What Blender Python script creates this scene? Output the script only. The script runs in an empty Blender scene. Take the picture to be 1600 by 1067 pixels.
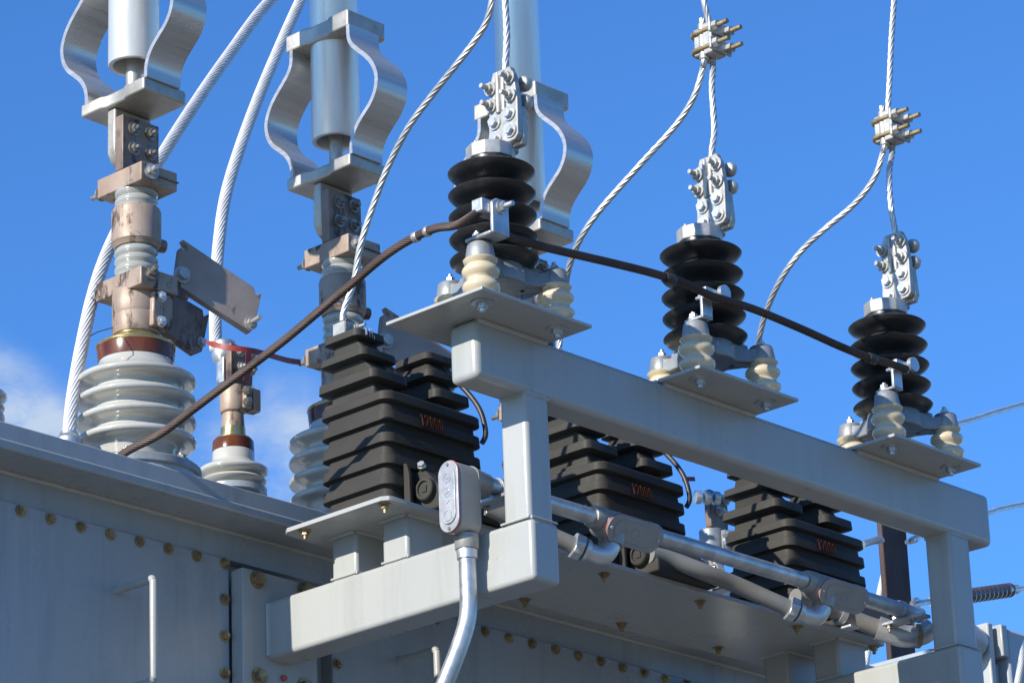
import bpy, bmesh, math, random
from mathutils import Vector, Matrix
random.seed(7)
scn = bpy.context.scene
COL = scn.collection
R = math.radians
V = Vector

# ------------------------------------------------------------------ materials
def new_mat(name):
    m = bpy.data.materials.new(name); m.use_nodes = True
    nt = m.node_tree; b = nt.nodes['Principled BSDF']
    return m, nt, b
def coords(nt, scale, kind='Object'):
    tc = nt.nodes.new('ShaderNodeTexCoord'); mp = nt.nodes.new('ShaderNodeMapping')
    oi = nt.nodes.new('ShaderNodeObjectInfo'); ad = nt.nodes.new('ShaderNodeVectorMath'); ad.operation = 'MULTIPLY_ADD'
    nt.links.new(oi.outputs['Random'], ad.inputs[0]); ad.inputs[1].default_value = (7.3, 5.1, 9.7)
    nt.links.new(tc.outputs[kind], ad.inputs[2]); nt.links.new(ad.outputs[0], mp.inputs[0])
    mp.inputs['Scale'].default_value = scale if hasattr(scale, '__len__') else (scale,)*3
    return mp.outputs[0]
def noise(nt, vec, scale, detail=4, rough=0.6):
    n = nt.nodes.new('ShaderNodeTexNoise'); n.inputs['Scale'].default_value = scale
    n.inputs['Detail'].default_value = detail; n.inputs['Roughness'].default_value = rough
    nt.links.new(vec, n.inputs['Vector']); return n.outputs['Fac']
def ramp(nt, fac, stops):
    r = nt.nodes.new('ShaderNodeValToRGB'); e = r.color_ramp.elements
    while len(e) < len(stops): e.new(0.5)
    for i, (p, c) in enumerate(stops):
        e[i].position = p; e[i].color = (*c, 1) if len(c) == 3 else c
    nt.links.new(fac, r.inputs[0]); return r.outputs['Color']
def gray(v): return (v, v, v)
def bump(nt, b, fac, strength, dist=0.002):
    n = nt.nodes.new('ShaderNodeBump'); n.inputs['Strength'].default_value = strength
    n.inputs['Distance'].default_value = dist
    nt.links.new(fac, n.inputs['Height']); nt.links.new(n.outputs[0], b.inputs['Normal'])
def mixc(nt, fac, a, c, mode='MIX'):
    n = nt.nodes.new('ShaderNodeMix'); n.data_type = 'RGBA'; n.blend_type = mode
    for k, v in ((0, fac), (6, a), (7, c)):
        if isinstance(v, (int, float)): n.inputs[k].default_value = v
        elif isinstance(v, tuple): n.inputs[k].default_value = (*v, 1)
        else: nt.links.new(v, n.inputs[k])
    return n.outputs[2]
def surface(name, c0, c1, scale=8, rough=(0.35, 0.5), metal=0.0, bumps=(60, 0.05), detail=5, coat=0.0, spec=0.5, stretch=(1, 1, 1), lo=0.35, hi=0.65, spots=None):
    """two tones mixed by noise, noise driven roughness, fine bump, optional dark/light spots"""
    m, nt, b = new_mat(name)
    vec = coords(nt, stretch)
    f = noise(nt, vec, scale, detail)
    col = ramp(nt, f, [(lo, c0), (hi, c1)])
    if spots:
        s = noise(nt, vec, spots[1], 6, 0.7)
        k = ramp(nt, s, [(spots[2], gray(0)), (spots[3], gray(1))])
        col = mixc(nt, k, col, spots[0])
    nt.links.new(col, b.inputs['Base Color'])
    nt.links.new(ramp(nt, noise(nt, vec, scale*2.3, 3), [(0.3, gray(rough[0])), (0.7, gray(rough[1]))]), b.inputs['Roughness'])
    b.inputs['Metallic'].default_value = metal
    b.inputs['Specular IOR Level'].default_value = spec
    b.inputs['Coat Weight'].default_value = coat
    b.inputs['Coat Roughness'].default_value = 0.08
    if bumps: bump(nt, b, noise(nt, vec, bumps[0], 4), bumps[1])
    return m
def painted(name, c0, c1, rough, streak=0.10, wave=0.0, scuff=0.5):
    m, nt, b = new_mat(name)
    vec = coords(nt, 1); st = coords(nt, (11, 11, 1.1))
    col = ramp(nt, noise(nt, vec, 2.6, 5), [(0.35, c0), (0.65, c1)])
    k = ramp(nt, noise(nt, st, 2.2, 6, 0.65), [(0.50, gray(0)), (0.78, gray(1))])
    sm = nt.nodes.new('ShaderNodeMath'); sm.operation = 'MULTIPLY'; sm.inputs[1].default_value = streak*4
    nt.links.new(k, sm.inputs[0])
    col = mixc(nt, sm.outputs[0], col, tuple(x*0.62 for x in (c0[0], c0[1]*0.99, c0[2]*0.95)))
    s2 = ramp(nt, noise(nt, vec, 17, 8, 0.72), [(0.665, gray(0)), (0.72, gray(scuff))])
    col = mixc(nt, s2, col, tuple(min(1, x*1.35) for x in c1))
    s3 = ramp(nt, noise(nt, coords(nt, (1, 1, 1.7)), 31, 6, 0.7), [(0.69, gray(0)), (0.73, gray(0.8))])
    col = mixc(nt, s3, col, (0.15, 0.14, 0.12))
    nt.links.new(col, b.inputs['Base Color'])
    nt.links.new(ramp(nt, noise(nt, vec, 7, 5), [(0.3, gray(rough[0])), (0.7, gray(rough[1]))]), b.inputs['Roughness'])
    h = nt.nodes.new('ShaderNodeMath'); h.operation = 'MULTIPLY_ADD'
    nt.links.new(noise(nt, vec, 3.3, 3), h.inputs[0]); h.inputs[1].default_value = 6*wave
    nt.links.new(noise(nt, vec, 150, 3), h.inputs[2])
    bump(nt, b, h.outputs[0], 0.09)
    return m
M = {}
M['paint'] = painted('grey enamel paint', (0.350, 0.356, 0.338), (0.374, 0.380, 0.360), (0.24, 0.38), 0.09, 0.5)
M['tank'] = painted('grey tank paint', (0.300, 0.330, 0.345), (0.335, 0.362, 0.376), (0.22, 0.38), 0.13, 1.6, 0.35)
M['weld'] = surface('painted weld bead', (0.360, 0.365, 0.343), (0.412, 0.412, 0.383), 40, (0.35, 0.5), bumps=(120, 0.5))
M['galv'] = surface('galvanised steel', (0.40, 0.415, 0.42), (0.58, 0.59, 0.59), 34, (0.34, 0.5), 0.8, (120, 0.05), spots=((0.34, 0.34, 0.33), 18, 0.6, 0.75))
M['zinc'] = surface('bright zinc', (0.468, 0.477, 0.477), (0.612, 0.612, 0.603), 40, (0.34, 0.48), 0.7, (160, 0.03))
M['cast'] = surface('cast grey metal', (0.219, 0.239, 0.246), (0.299, 0.311, 0.311), 22, (0.4, 0.55), 0.35, (180, 0.25), spots=((0.146, 0.153, 0.153), 12, 0.6, 0.75))
M['fitting'] = surface('grey fitting enamel', (0.256, 0.251, 0.233), (0.298, 0.292, 0.270), 12, (0.35, 0.5), 0.25, (150, 0.15))
M['flex'] = surface('grey conduit sheath', (0.160, 0.156, 0.148), (0.200, 0.196, 0.184), 15, (0.5, 0.65), 0, (120, 0.1))
M['connector'] = surface('dull aluminium connector', (0.348, 0.337, 0.309), (0.475, 0.463, 0.432), 40, (0.4, 0.55), 0.55, (180, 0.08), spots=((0.285, 0.261, 0.222), 30, 0.58, 0.75))
M['yellow_zinc'] = surface('yellow zinc bolt', (0.287, 0.208, 0.108), (0.473, 0.364, 0.196), 60, (0.35, 0.5), 0.6, (160, 0.06), spots=((0.187, 0.115, 0.076), 70, 0.5, 0.7))
M['dark_bolt'] = surface('weathered steel bolt', (0.18, 0.165, 0.14), (0.36, 0.335, 0.29), 60, (0.35, 0.55), 0.7, (160, 0.08))
M['porcelain'] = surface('light grey porcelain', (0.400, 0.388, 0.345), (0.455, 0.442, 0.395), 7, (0.09, 0.18), 0, (12, 0.03), coat=0.5, spots=((0.31, 0.29, 0.25), 11, 0.58, 0.85))
M['grey_glaze'] = surface('grey glazed porcelain', (0.301, 0.300, 0.267), (0.359, 0.356, 0.317), 9, (0.1, 0.2), 0, (14, 0.03), coat=0.6)
M['cream'] = surface('cream resin insulator', (0.528, 0.440, 0.294), (0.594, 0.503, 0.348), 10, (0.14, 0.28), 0, (20, 0.03), coat=0.35, spots=((0.396, 0.329, 0.216), 15, 0.58, 0.85))
M['polymer'] = surface('black polymer housing', (0.016, 0.016, 0.017), (0.026, 0.026, 0.026), 9, (0.3, 0.42), 0, (40, 0.03), spots=((0.07, 0.066, 0.06), 13, 0.54, 0.82))
M['epoxy'] = surface('black epoxy casting', (0.040, 0.036, 0.033), (0.051, 0.049, 0.041), 7, (0.5, 0.65), 0, (160, 0.08), spec=0.15, spots=((0.084, 0.079, 0.070), 18, 0.6, 0.85))
M['amber'] = surface('amber varnish', (0.062, 0.015, 0.004), (0.151, 0.048, 0.015), 30, (0.16, 0.26), 0.0, None, coat=0.15, spec=0.35, stretch=(1, 1, 0.12))
M['brass'] = surface('brass', (0.46, 0.36, 0.15), (0.58, 0.47, 0.22), 20, (0.22, 0.35), 0.9, (80, 0.05))
M['bronze'] = surface('weathered bronze', (0.263, 0.183, 0.130), (0.379, 0.291, 0.225), 16, (0.45, 0.65), 0.25, (120, 0.25), spots=((0.063, 0.040, 0.030), 30, 0.53, 0.62), stretch=(1, 1, 0.45))
M['bronze_dark'] = surface('dark stained bronze', (0.150, 0.097, 0.072), (0.260, 0.187, 0.144), 12, (0.4, 0.6), 0.3, (120, 0.2), spots=((0.045, 0.027, 0.021), 17, 0.50, 0.60), stretch=(1, 1, 0.45))
M['blade'] = surface('stained bronze blade', (0.255, 0.200, 0.168), (0.330, 0.270, 0.235), 10, (0.5, 0.65), 0.0, (120, 0.12), spots=((0.135, 0.092, 0.078), 11, 0.57, 0.61))
M['alu_wire'] = surface('bare aluminium strand', (0.50, 0.50, 0.485), (0.64, 0.64, 0.62), 30, (0.34, 0.48), 0.6, None)
M['alu_cable'] = surface('bright aluminium strand', (0.62, 0.62, 0.61), (0.76, 0.76, 0.75), 30, (0.4, 0.5), 0.25, None)
M['copper_wire'] = surface('oxidised copper strand', (0.052, 0.034, 0.028), (0.098, 0.064, 0.053), 14, (0.42, 0.6), 0.3, None)
M['red_tape'] = surface('faded red tape', (0.208, 0.018, 0.014), (0.269, 0.031, 0.022), 9, (0.4, 0.6), 0, (40, 0.1))
M['red_gasket'] = surface('red gasket rubber', (0.40, 0.06, 0.05), (0.5, 0.1, 0.08), 20, (0.5, 0.6), 0, None)
M['rust_steel'] = surface('weathering steel', (0.030, 0.016, 0.014), (0.055, 0.029, 0.024), 10, (0.6, 0.8), 0, (60, 0.2), stretch=(1, 1, 0.25))
M['brown_porcelain'] = surface('brown porcelain', (0.050, 0.036, 0.033), (0.075, 0.054, 0.05), 12, (0.16, 0.24), 0, None, coat=0.4)
M['black_rubber'] = surface('black rubber', (0.02, 0.018, 0.016), (0.035, 0.03, 0.027), 20, (0.4, 0.5), 0, (60, 0.1))
M['orange_ink'] = surface('faded orange ink', (0.057, 0.016, 0.005), (0.087, 0.027, 0.010), 60, (0.8, 0.9), 0, None, spec=0.1)
M['white_ink'] = surface('white ink', (0.480, 0.464, 0.424), (0.560, 0.544, 0.504), 60, (0.5, 0.6), 0, None)
M['cover'] = surface('dull cast cover', (0.34, 0.34, 0.345), (0.46, 0.46, 0.46), 45, (0.36, 0.5), 0.5, (160, 0.05))
M['gravel'] = surface('pale gravel', (0.144, 0.127, 0.099), (0.259, 0.233, 0.185), 40, (0.8, 0.95), 0, (60, 0.8))
M['concrete'] = surface('concrete', (0.32, 0.31, 0.29), (0.40, 0.39, 0.36), 6, (0.8, 0.9), 0, (50, 0.3))
# brushed aluminium: streaks run along the length
def brushed():
    m, nt, b = new_mat('bare aluminium')
    vec = coords(nt, (1, 1, 1)); st = coords(nt, (1.5, 1.5, 60)); fine = coords(nt, (160, 160, 3))
    f = noise(nt, st, 1.2, 4)
    col = ramp(nt, f, [(0.30, (0.50, 0.47, 0.43)), (0.70, (0.64, 0.62, 0.58))])
    sp = ramp(nt, noise(nt, vec, 20, 6, 0.7), [(0.66, gray(0)), (0.80, gray(0.4))])
    nt.links.new(mixc(nt, sp, col, (0.34, 0.31, 0.27)), b.inputs['Base Color'])
    nt.links.new(ramp(nt, noise(nt, st, 2.1, 3), [(0.3, gray(0.22)), (0.7, gray(0.38))]), b.inputs['Roughness'])
    b.inputs['Metallic'].default_value = 0.65
    bump(nt, b, noise(nt, st, 1.6, 3), 0.05)
    return m
M['alu'] = brushed()
M['alu_plate'] = surface('cast aluminium yoke', (0.391, 0.357, 0.297), (0.510, 0.476, 0.408), 18, (0.38, 0.55), 0.6, (150, 0.25), spots=((0.255, 0.230, 0.187), 26, 0.58, 0.75))
M['pipe'] = surface('aluminium bus tube', (0.64, 0.63, 0.61), (0.78, 0.77, 0.75), 24, (0.28, 0.40), 0.5, (60, 0.03), stretch=(1, 1, 0.12), spots=((0.45, 0.45, 0.46), 14, 0.66, 0.8))

# ------------------------------------------------------------------ mesh builder
def basis(d):
    d = V(d).normalized()
    a = V((0, 0, 1)) if abs(d.z) < 0.9 else V((1, 0, 0))
    x = a.cross(d).normalized(); y = d.cross(x)
    return x, y, d
class MB:
    def __init__(s): s.v = []; s.f = []
    def add(s, verts, faces):
        o = len(s.v); s.v += [tuple(p) for p in verts]; s.f += [tuple(i+o for i in f) for f in faces]; return s
    def box(s, x0, x1, y0, y1, z0, z1):
        return s.add([(x, y, z) for z in (z0, z1) for y in (y0, y1) for x in (x0, x1)],
                     [(0, 2, 3, 1), (4, 5, 7, 6), (0, 1, 5, 4), (2, 6, 7, 3), (0, 4, 6, 2), (1, 3, 7, 5)])
    def cyl(s, p0, p1, r0, r1=None, n=20, phase=0.0):
        r1 = r0 if r1 is None else r1
        p0, p1 = V(p0), V(p1); x, y, d = basis(p1-p0)
        vs = []
        for p, r in ((p0, r0), (p1, r1)):
            for i in range(n):
                a = phase+2*math.pi*i/n; vs.append(p+x*(r*math.cos(a))+y*(r*math.sin(a)))
        fs = [(i, (i+1) % n, n+(i+1) % n, n+i) for i in range(n)]
        fs += [tuple(reversed(range(n))), tuple(range(n, 2*n))]
        return s.add(vs, fs)
    def lathe(s, c, prof, n=48, d=(0, 0, 1), caps=True):
        c = V(c); x, y, d = basis(d); vs = []; k = len(prof)
        for r, z in prof:
            for i in range(n):
                a = 2*math.pi*i/n; vs.append(c+d*z+x*(r*math.cos(a))+y*(r*math.sin(a)))
        fs = [(j*n+i, j*n+(i+1) % n, (j+1)*n+(i+1) % n, (j+1)*n+i) for j in range(k-1) for i in range(n)]
        if caps: fs += [tuple(reversed(range(n))), tuple((k-1)*n+i for i in range(n))]
        return s.add(vs, fs)
    def prism(s, pts, axis, a0, a1):
        """polygon (two coordinates) extruded along the named axis"""
        def mk(p, a):
            return {'x': (a, p[0], p[1]), 'y': (p[0], a, p[1]), 'z': (p[0], p[1], a)}[axis]
        n = len(pts)
        vs = [mk(p, a0) for p in pts]+[mk(p, a1) for p in pts]
        fs = [(i, (i+1) % n, n+(i+1) % n, n+i) for i in range(n)]+[tuple(reversed(range(n))), tuple(range(n, 2*n))]
        return s.add(vs, fs)
    def hexa(s, p, d, r, h, phase=0.3):
        p = V(p); d = V(d).normalized(); return s.cyl(p, p+d*h, r, r, 6, phase)
    def bolt(s, p, d, r=0.008, stud=0.0, washer=1.55):
        """hex head or nut on a washer, seated at p and pointing along d, with an optional stud end"""
        p = V(p); d = V(d).normalized()
        s.cyl(p-d*0.001, p+d*r*0.3, r*washer, r*washer, 20)
        s.hexa(p+d*r*0.3, d, r, r*0.85, random.uniform(0, 1))
        if stud: s.cyl(p+d*r*1.1, p+d*(r*1.15+stud), r*0.55, r*0.5, 12)
        return s
    def sweep(s, path, r, n=14, lobes=0, twist=0.0, per=4, taper=None, depth=0.16):
        P = [V(p) for p in path]; k = len(P)
        T = [((P[min(i+1, k-1)]-P[max(i-1, 0)]).normalized()) for i in range(k)]
        x, y, _ = basis(T[0]); acc = 0.0; vs = []
        m = lobes*per if lobes else n
        for i in range(k):
            if i:
                acc += (P[i]-P[i-1]).length
                x = (x-T[i]*x.dot(T[i])).normalized(); y = T[i].cross(x)
            rr = r*(taper(i/(k-1)) if taper else 1)
            tw = acc*twist
            for j in range(m):
                a = 2*math.pi*j/m
                q = rr*(1-depth+depth*abs(math.cos(lobes*a/2))**0.7) if lobes else rr
                vs.append(P[i]+x*(q*math.cos(a+tw))+y*(q*math.sin(a+tw)))
        fs = [(i*m+j, i*m+(j+1) % m, (i+1)*m+(j+1) % m, (i+1)*m+j) for i in range(k-1) for j in range(m)]
        fs += [tuple(reversed(range(m))), tuple((k-1)*m+j for j in range(m))]
        return s.add(vs, fs)
    def loft(s, rings):
        n = len(rings[0]); vs = [p for r in rings for p in r]
        fs = [(j*n+i, j*n+(i+1) % n, (j+1)*n+(i+1) % n, (j+1)*n+i) for j in range(len(rings)-1) for i in range(n)]
        fs += [tuple(reversed(range(n))), tuple((len(rings)-1)*n+i for i in range(n))]
        return s.add(vs, fs)
    def build(s, name, mat, parent=None, bevel=0.0, smooth=40, seg=2):
        me = bpy.data.meshes.new(name); me.from_pydata(s.v, [], s.f); me.update()
        bm = bmesh.new(); bm.from_mesh(me); bmesh.ops.recalc_face_normals(bm, faces=bm.faces[:]); bm.to_mesh(me); bm.free()
        me.materials.append(M[mat])
        me.polygons.foreach_set('use_smooth', [True]*len(me.polygons))
        me.set_sharp_from_angle(angle=R(smooth))
        o = bpy.data.objects.new(name, me); COL.objects.link(o)
        if bevel:
            b = o.modifiers.new('bevel', 'BEVEL'); b.width = bevel; b.segments = seg; b.limit_method = 'ANGLE'; b.angle_limit = R(35)
            b.harden_normals = False
        if parent: attach(o, parent)
        return o
def world_loc(o):
    p = V(o.location)
    while o.parent: o = o.parent; p += V(o.location)
    return p
def attach(o, parent):
    """mesh data is written in world coordinates; keep it there under its thing (things have no rotation here)"""
    off = world_loc(parent)
    o.data.transform(Matrix.Translation(-off)); o.parent = parent
def tag(o, label, cat, group=None, kind=None):
    if label: o['label'] = label
    if cat: o['category'] = cat
    if group: o['group'] = group
    if kind: o['kind'] = kind
    return o
def thing(name, label, cat, loc, group=None):
    o = bpy.data.objects.new(name, None); COL.objects.link(o); o.location = loc
    o.empty_display_size = 0.05
    return tag(o, label, cat, group)
def plain(o, loc):
    """give a one-mesh thing its own base point"""
    o.data.transform(Matrix.Translation(-V(loc))); o.location = loc; return o
def copy_tree(o, parent=None):
    c = o.copy(); COL.objects.link(c)
    if parent: c.parent = parent
    for ch in list(o.children): copy_tree(ch, c)
    return c
def dup(o, loc, label):
    kids = list(o.children); c = o.copy(); COL.objects.link(c); c.location = loc; c['label'] = label
    for ch in kids: copy_tree(ch, c)
    return c
def smooth_path(pts, step=0.006):
    """Catmull-Rom through the points, resampled evenly"""
    P = [V(p) for p in pts]; P = [P[0]*2-P[1]]+P+[P[-1]*2-P[-2]]; out = []
    for i in range(1, len(P)-2):
        a, b, c, d = P[i-1:i+3]; n = max(2, int((c-b).length/step))
        for k in range(n):
            t = k/n; out.append(0.5*((2*b)+(c-a)*t+(2*a-5*b+4*c-d)*t*t+(3*b-a-3*c+d)*t**3))
    out.append(P[-2]); return out
def rrect(x0, x1, y0, y1, z, r, seg=5):
    out = []
    for cx, cy, a0 in ((x1-r, y1-r, 0), (x0+r, y1-r, 90), (x0+r, y0+r, 180), (x1-r, y0+r, 270)):
        for k in range(seg+1):
            a = R(a0+90*k/seg); out.append((cx+r*math.cos(a), cy+r*math.sin(a), z))
    return out
def oval(cy, hy, z0, z1, seg=12):
    """stadium outline, long side vertical"""
    return [(cy+hy*math.cos(R(180*k/seg)), z1-hy+hy*math.sin(R(180*k/seg))) for k in range(seg+1)] + \
           [(cy+hy*math.cos(R(180+180*k/seg)), z0+hy+hy*math.sin(R(180+180*k/seg))) for k in range(seg+1)]
SUN_OFF = 1.0      # degrees behind the plane of the frame
SUN_E, SKY_STR, EXPO = 5.0, 0.086, 0.42
SKY_TINT = (0.56, 1.12, 1.84)
CLOUD_COL = (5.0, 6.0, 7.4)
CLOUDS = (((0.5880, 0.7408, 0.3249), .034, .75), ((0.5690, 0.7534, 0.3295), .050, .6), ((0.6058, 0.7291, 0.3184), .028, .6), ((0.6514, 0.6873, 0.3216), .028, .42), ((0.6370, 0.7058, 0.3100), .075, .26), ((0.6754, 0.6607, 0.3276), .02, .15))
# ------------------------------------------------------------------ ground, tank
g = MB().box(-300, 300, -300, 300, -0.4, 0.0).build('ground', 'gravel'); g['kind'] = 'structure'
pad = MB().box(-2.6, 2.0, -0.35, 2.7, 0.004, 0.18).build('concrete_pad', 'concrete', bevel=0.02); pad['kind'] = 'structure'

tank = thing('transformer_tank', 'large grey transformer tank with bolted cover panels, bushings standing on its lid', 'transformer', (-0.4, 1.3, 0.18))
MB().box(-2.4, 1.75, 0.66, 2.2, 0.18, 3.50).build('tank_wall', 'tank', tank)
MB().box(-2.4, 1.75, 0.638, 2.2, 3.5003, 3.5505).build('top_band', 'tank', tank)
w = MB(); w.sweep([(x*0.02-2.4, 0.6375+random.uniform(-.0004, .0004), 3.5495+random.uniform(-.0005, .0005)) for x in range(208)], 0.0045, 10).build('weld_bead', 'weld', tank)
MB().box(-2.45, 1.80, 0.552, 2.3, 3.551, 3.568).build('lid_flange', 'tank', tank, bevel=0.004, seg=3)
MB().prism([(0.557, 3.5685), (0.5612, 3.5988), (2.3, 3.5988), (2.3, 3.5685)], 'x', -2.45, 1.80).build('lid', 'tank', tank, bevel=0.002)
MB().box(-2.36, -0.6848, 0.633, 0.665, 0.5, 3.4998).build('cover_panel', 'tank', tank, bevel=0.002)
MB().box(-0.447, 1.7, 0.633, 0.665, 0.5, 3.4998).build('cover_panel', 'tank', tank, bevel=0.002)
def head(p, d, r, parent, name='bolt', mat='yellow_zinc', stud=0.0, washer=1.55):
    return MB().bolt(p, d, r, stud, washer).build(name, mat, parent, smooth=30)
pts = [(-1.1353+0.0627*k, 3.4895) for k in range(-3, 8)]+[(-0.6972, 3.4895-0.0634*k) for k in range(1, 5)]
pts += [(-0.4347+0.0622*k, 3.4895) for k in range(0, 16)]+[(-0.4347, 3.4895-0.0634*k) for k in range(1, 5)]
for x, z in pts:
    b = head((x+random.uniform(-.001, .001), 0.633, z+random.uniform(-.001, .001)), (0, -1, 0), 0.0070, tank, stud=0.003, washer=1.45)
def handle(x, z0, z1):
    p = [(x, 0.634, z1), (x, 0.60, z1)]+[(x, 0.548-0.008*math.sin(R(a)), z1-0.008+0.008*math.cos(R(a))) for a in (0, 30, 60)]
    p += [(x, 0.540, z1-0.02), (x, 0.540, z0+0.02)]+[(x, 0.548-0.008*math.sin(R(a)), z0+0.008-0.008*math.cos(R(a))) for a in (60, 30, 0)]+[(x, 0.60, z0), (x, 0.634, z0)]
    MB().sweep(smooth_path(p, 0.004), 0.0068, 14).build('handle', 'paint', tank)
handle(-0.935, 3.225, 3.395)
handle(-0.2833, 3.225, 3.395)
# raised turrets on the lid for the bushings (behind the lid edge)
for (x, y, r, h) in ((-0.6880, 0.867, 0.088, .088), (-0.1735, 0.867, 0.088, .091), (0.3565, 0.867, 0.088, .107), (-0.2970, 1.04, 0.05, .199), (0.8010, 0.80, 0.05, .088), (-1.115, 0.80, 0.05, .088)):
    MB().lathe((x, y, 3.597), [(r, .004), (r, h), (r*1.25, h+.0005), (r*1.25, h+.012)], 40).build('turret', 'tank', tank)

# ------------------------------------------------------------------ support frame
fr = thing('arrester_frame', 'grey square tube support frame bolted to the tank, carrying arresters and black voltage transformers', 'support frame', (0, 0.6, 3.33))
MB().box(-0.736, 0.638, 0.0, 0.0605, 3.640, 3.7394).build('beam', 'paint', fr, bevel=0.011, seg=4)
for x0, x1 in ((-0.6255, -0.566), (0.502, 0.5675)):
    MB().box(x0+.001, x1-.001, 0.0015, 0.058, 3.4180, 3.6520).build('post', 'paint', fr, bevel=0.008, seg=4)
    MB().box(x0-.001, x1+.003, -0.005, 0.612, 3.3285, 3.4300).build('arm', 'paint', fr, bevel=0.008, seg=4)
    for p, r in (([(x0-.002, -0.001, 3.431), (x0-.002, .03, 3.4312), (x0-.002, .06, 3.431)], .0022),
                 ([(x0, -.0035, 3.431), (x0+.03, -.0035, 3.4315), (x1, -.0035, 3.431)], .0022),
                 ([(x0+.004, .0015, 3.6395), (x0+.03, .0012, 3.6392), (x1-.004, .0015, 3.6395)], .0022),
                 ([(x0+.001, .006, 3.6395), (x0+.001, .03, 3.6397), (x0+.001, .056, 3.6395)], .0022),
                 ([(x0-.001, .601, 3.335), (x0-.001, .601, 3.38), (x0-.001, .601, 3.425)], .004)):
        MB().sweep(smooth_path(p, .004), r, 8).build('weld_bead', 'weld', fr)
    xm = (x0+x1)/2
    fp = MB().box(xm-0.0858, xm+0.0858, 0.604, 0.6325, 3.18, 3.480).build('flange_plate', 'paint', fr, bevel=0.002)
    for bx, bz in ((-.053, 3.468), (.056, 3.470), (-.051, 3.3000), (.0535, 3.3000)):
        head((xm+bx, 0.604, bz-.004), (0, -1, 0), 0.0112, fp, 'bolt', washer=1.4)
    MB().cyl((xm+.004, .604, 3.303), (xm+.004, .598, 3.303), .0055, .0055, 14).build('plug', 'red_gasket', fp)
    for y0, y1 in ((.391, .4495), (.2727, .3311)):
        MB().box(x0+.002, x0+.0895, y0, y1, 3.4200, 3.5065).build('stub', 'paint', fr, bevel=0.006, seg=3)
        for p, r in (([(x0+.001, y0, 3.432), (x0+.001, (y0+y1)/2, 3.4316), (x0+.001, y1, 3.432)], .0022),
                     ([(x0, y0-.001, 3.432), (x0+.045, y0-.0015, 3.4316), (x0+.088, y0-.001, 3.432)], .0028),
                     ([(x0+.002, y0-.002, 3.503), (x0+.045, y0-.003, 3.5025), (x0+.0895, y0-.002, 3.503)], .004),
                     ([(x0-.001, y0, 3.503), (x0-.0015, (y0+y1)/2, 3.5025), (x0-.001, y1, 3.503)], .004)):
            MB().sweep(smooth_path(p, .004), r, 8).build('weld_bead', 'weld', fr)
# transformer shelf: one long plate that sags slightly in the middle
def sag(x): return -0.0055*max(0.0, 1-((x+0.04)/0.68)**2)
rings = []
for k in range(25):
    x = -0.702+k*(1.326/24); dz = sag(x)
    c = 0.014 if k in (0, 24) else 0.0
    rings.append([(x, 0.240+c, 3.505+dz), (x, 0.487-c, 3.505+dz), (x, 0.487-c, 3.512+dz), (x, 0.240+c, 3.512+dz)])
    if k == 0:
        x = -0.694; rings.append([(x, 0.2425, 3.505), (x, 0.4845, 3.505), (x, 0.4845, 3.512), (x, 0.2425, 3.512)])
        x = -0.686; rings.append([(x, 0.240, 3.505), (x, 0.487, 3.505), (x, 0.487, 3.512), (x, 0.240, 3.512)])
shelf = MB().loft(rings).build('shelf_plate', 'paint', fr, smooth=25)
for x, y in ((-.6857, .4467), (-.6840, .262), (-.1363, .2764), (.1194, .2766), (.1176, .4618), (.3809, .4555), (-.1291, .4705), (.3854, .2699), (.585, .4618), (.6100, .268), (-.43, .268), (-.43, .455)):
    head((x, y, 3.505+sag(x)), (0, 0, -1), 0.0068, shelf, 'bolt', stud=0.007)
for x in (-0.8145, -0.2880, 0.2355):
    mp = MB().box(x, x+0.2555, -0.0900, 0.1215, 3.7398, 3.7455).build('mounting_plate', 'paint', fr, bevel=0.001)
    for bx in (0.041, 0.2145):
        head((x+bx, -0.051, 3.7398), (0, 0, -1), 0.0095, mp, 'bolt', 'galv', stud=0.005, washer=1.9)
    MB().sweep(smooth_path([(x+.01 if x > -.7 else -.728, .002, 3.7372), (x+.12, .0015, 3.7368), (x+.245, .002, 3.7372)], .006), .0058, 10).build('weld_bead', 'weld', mp)

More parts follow.
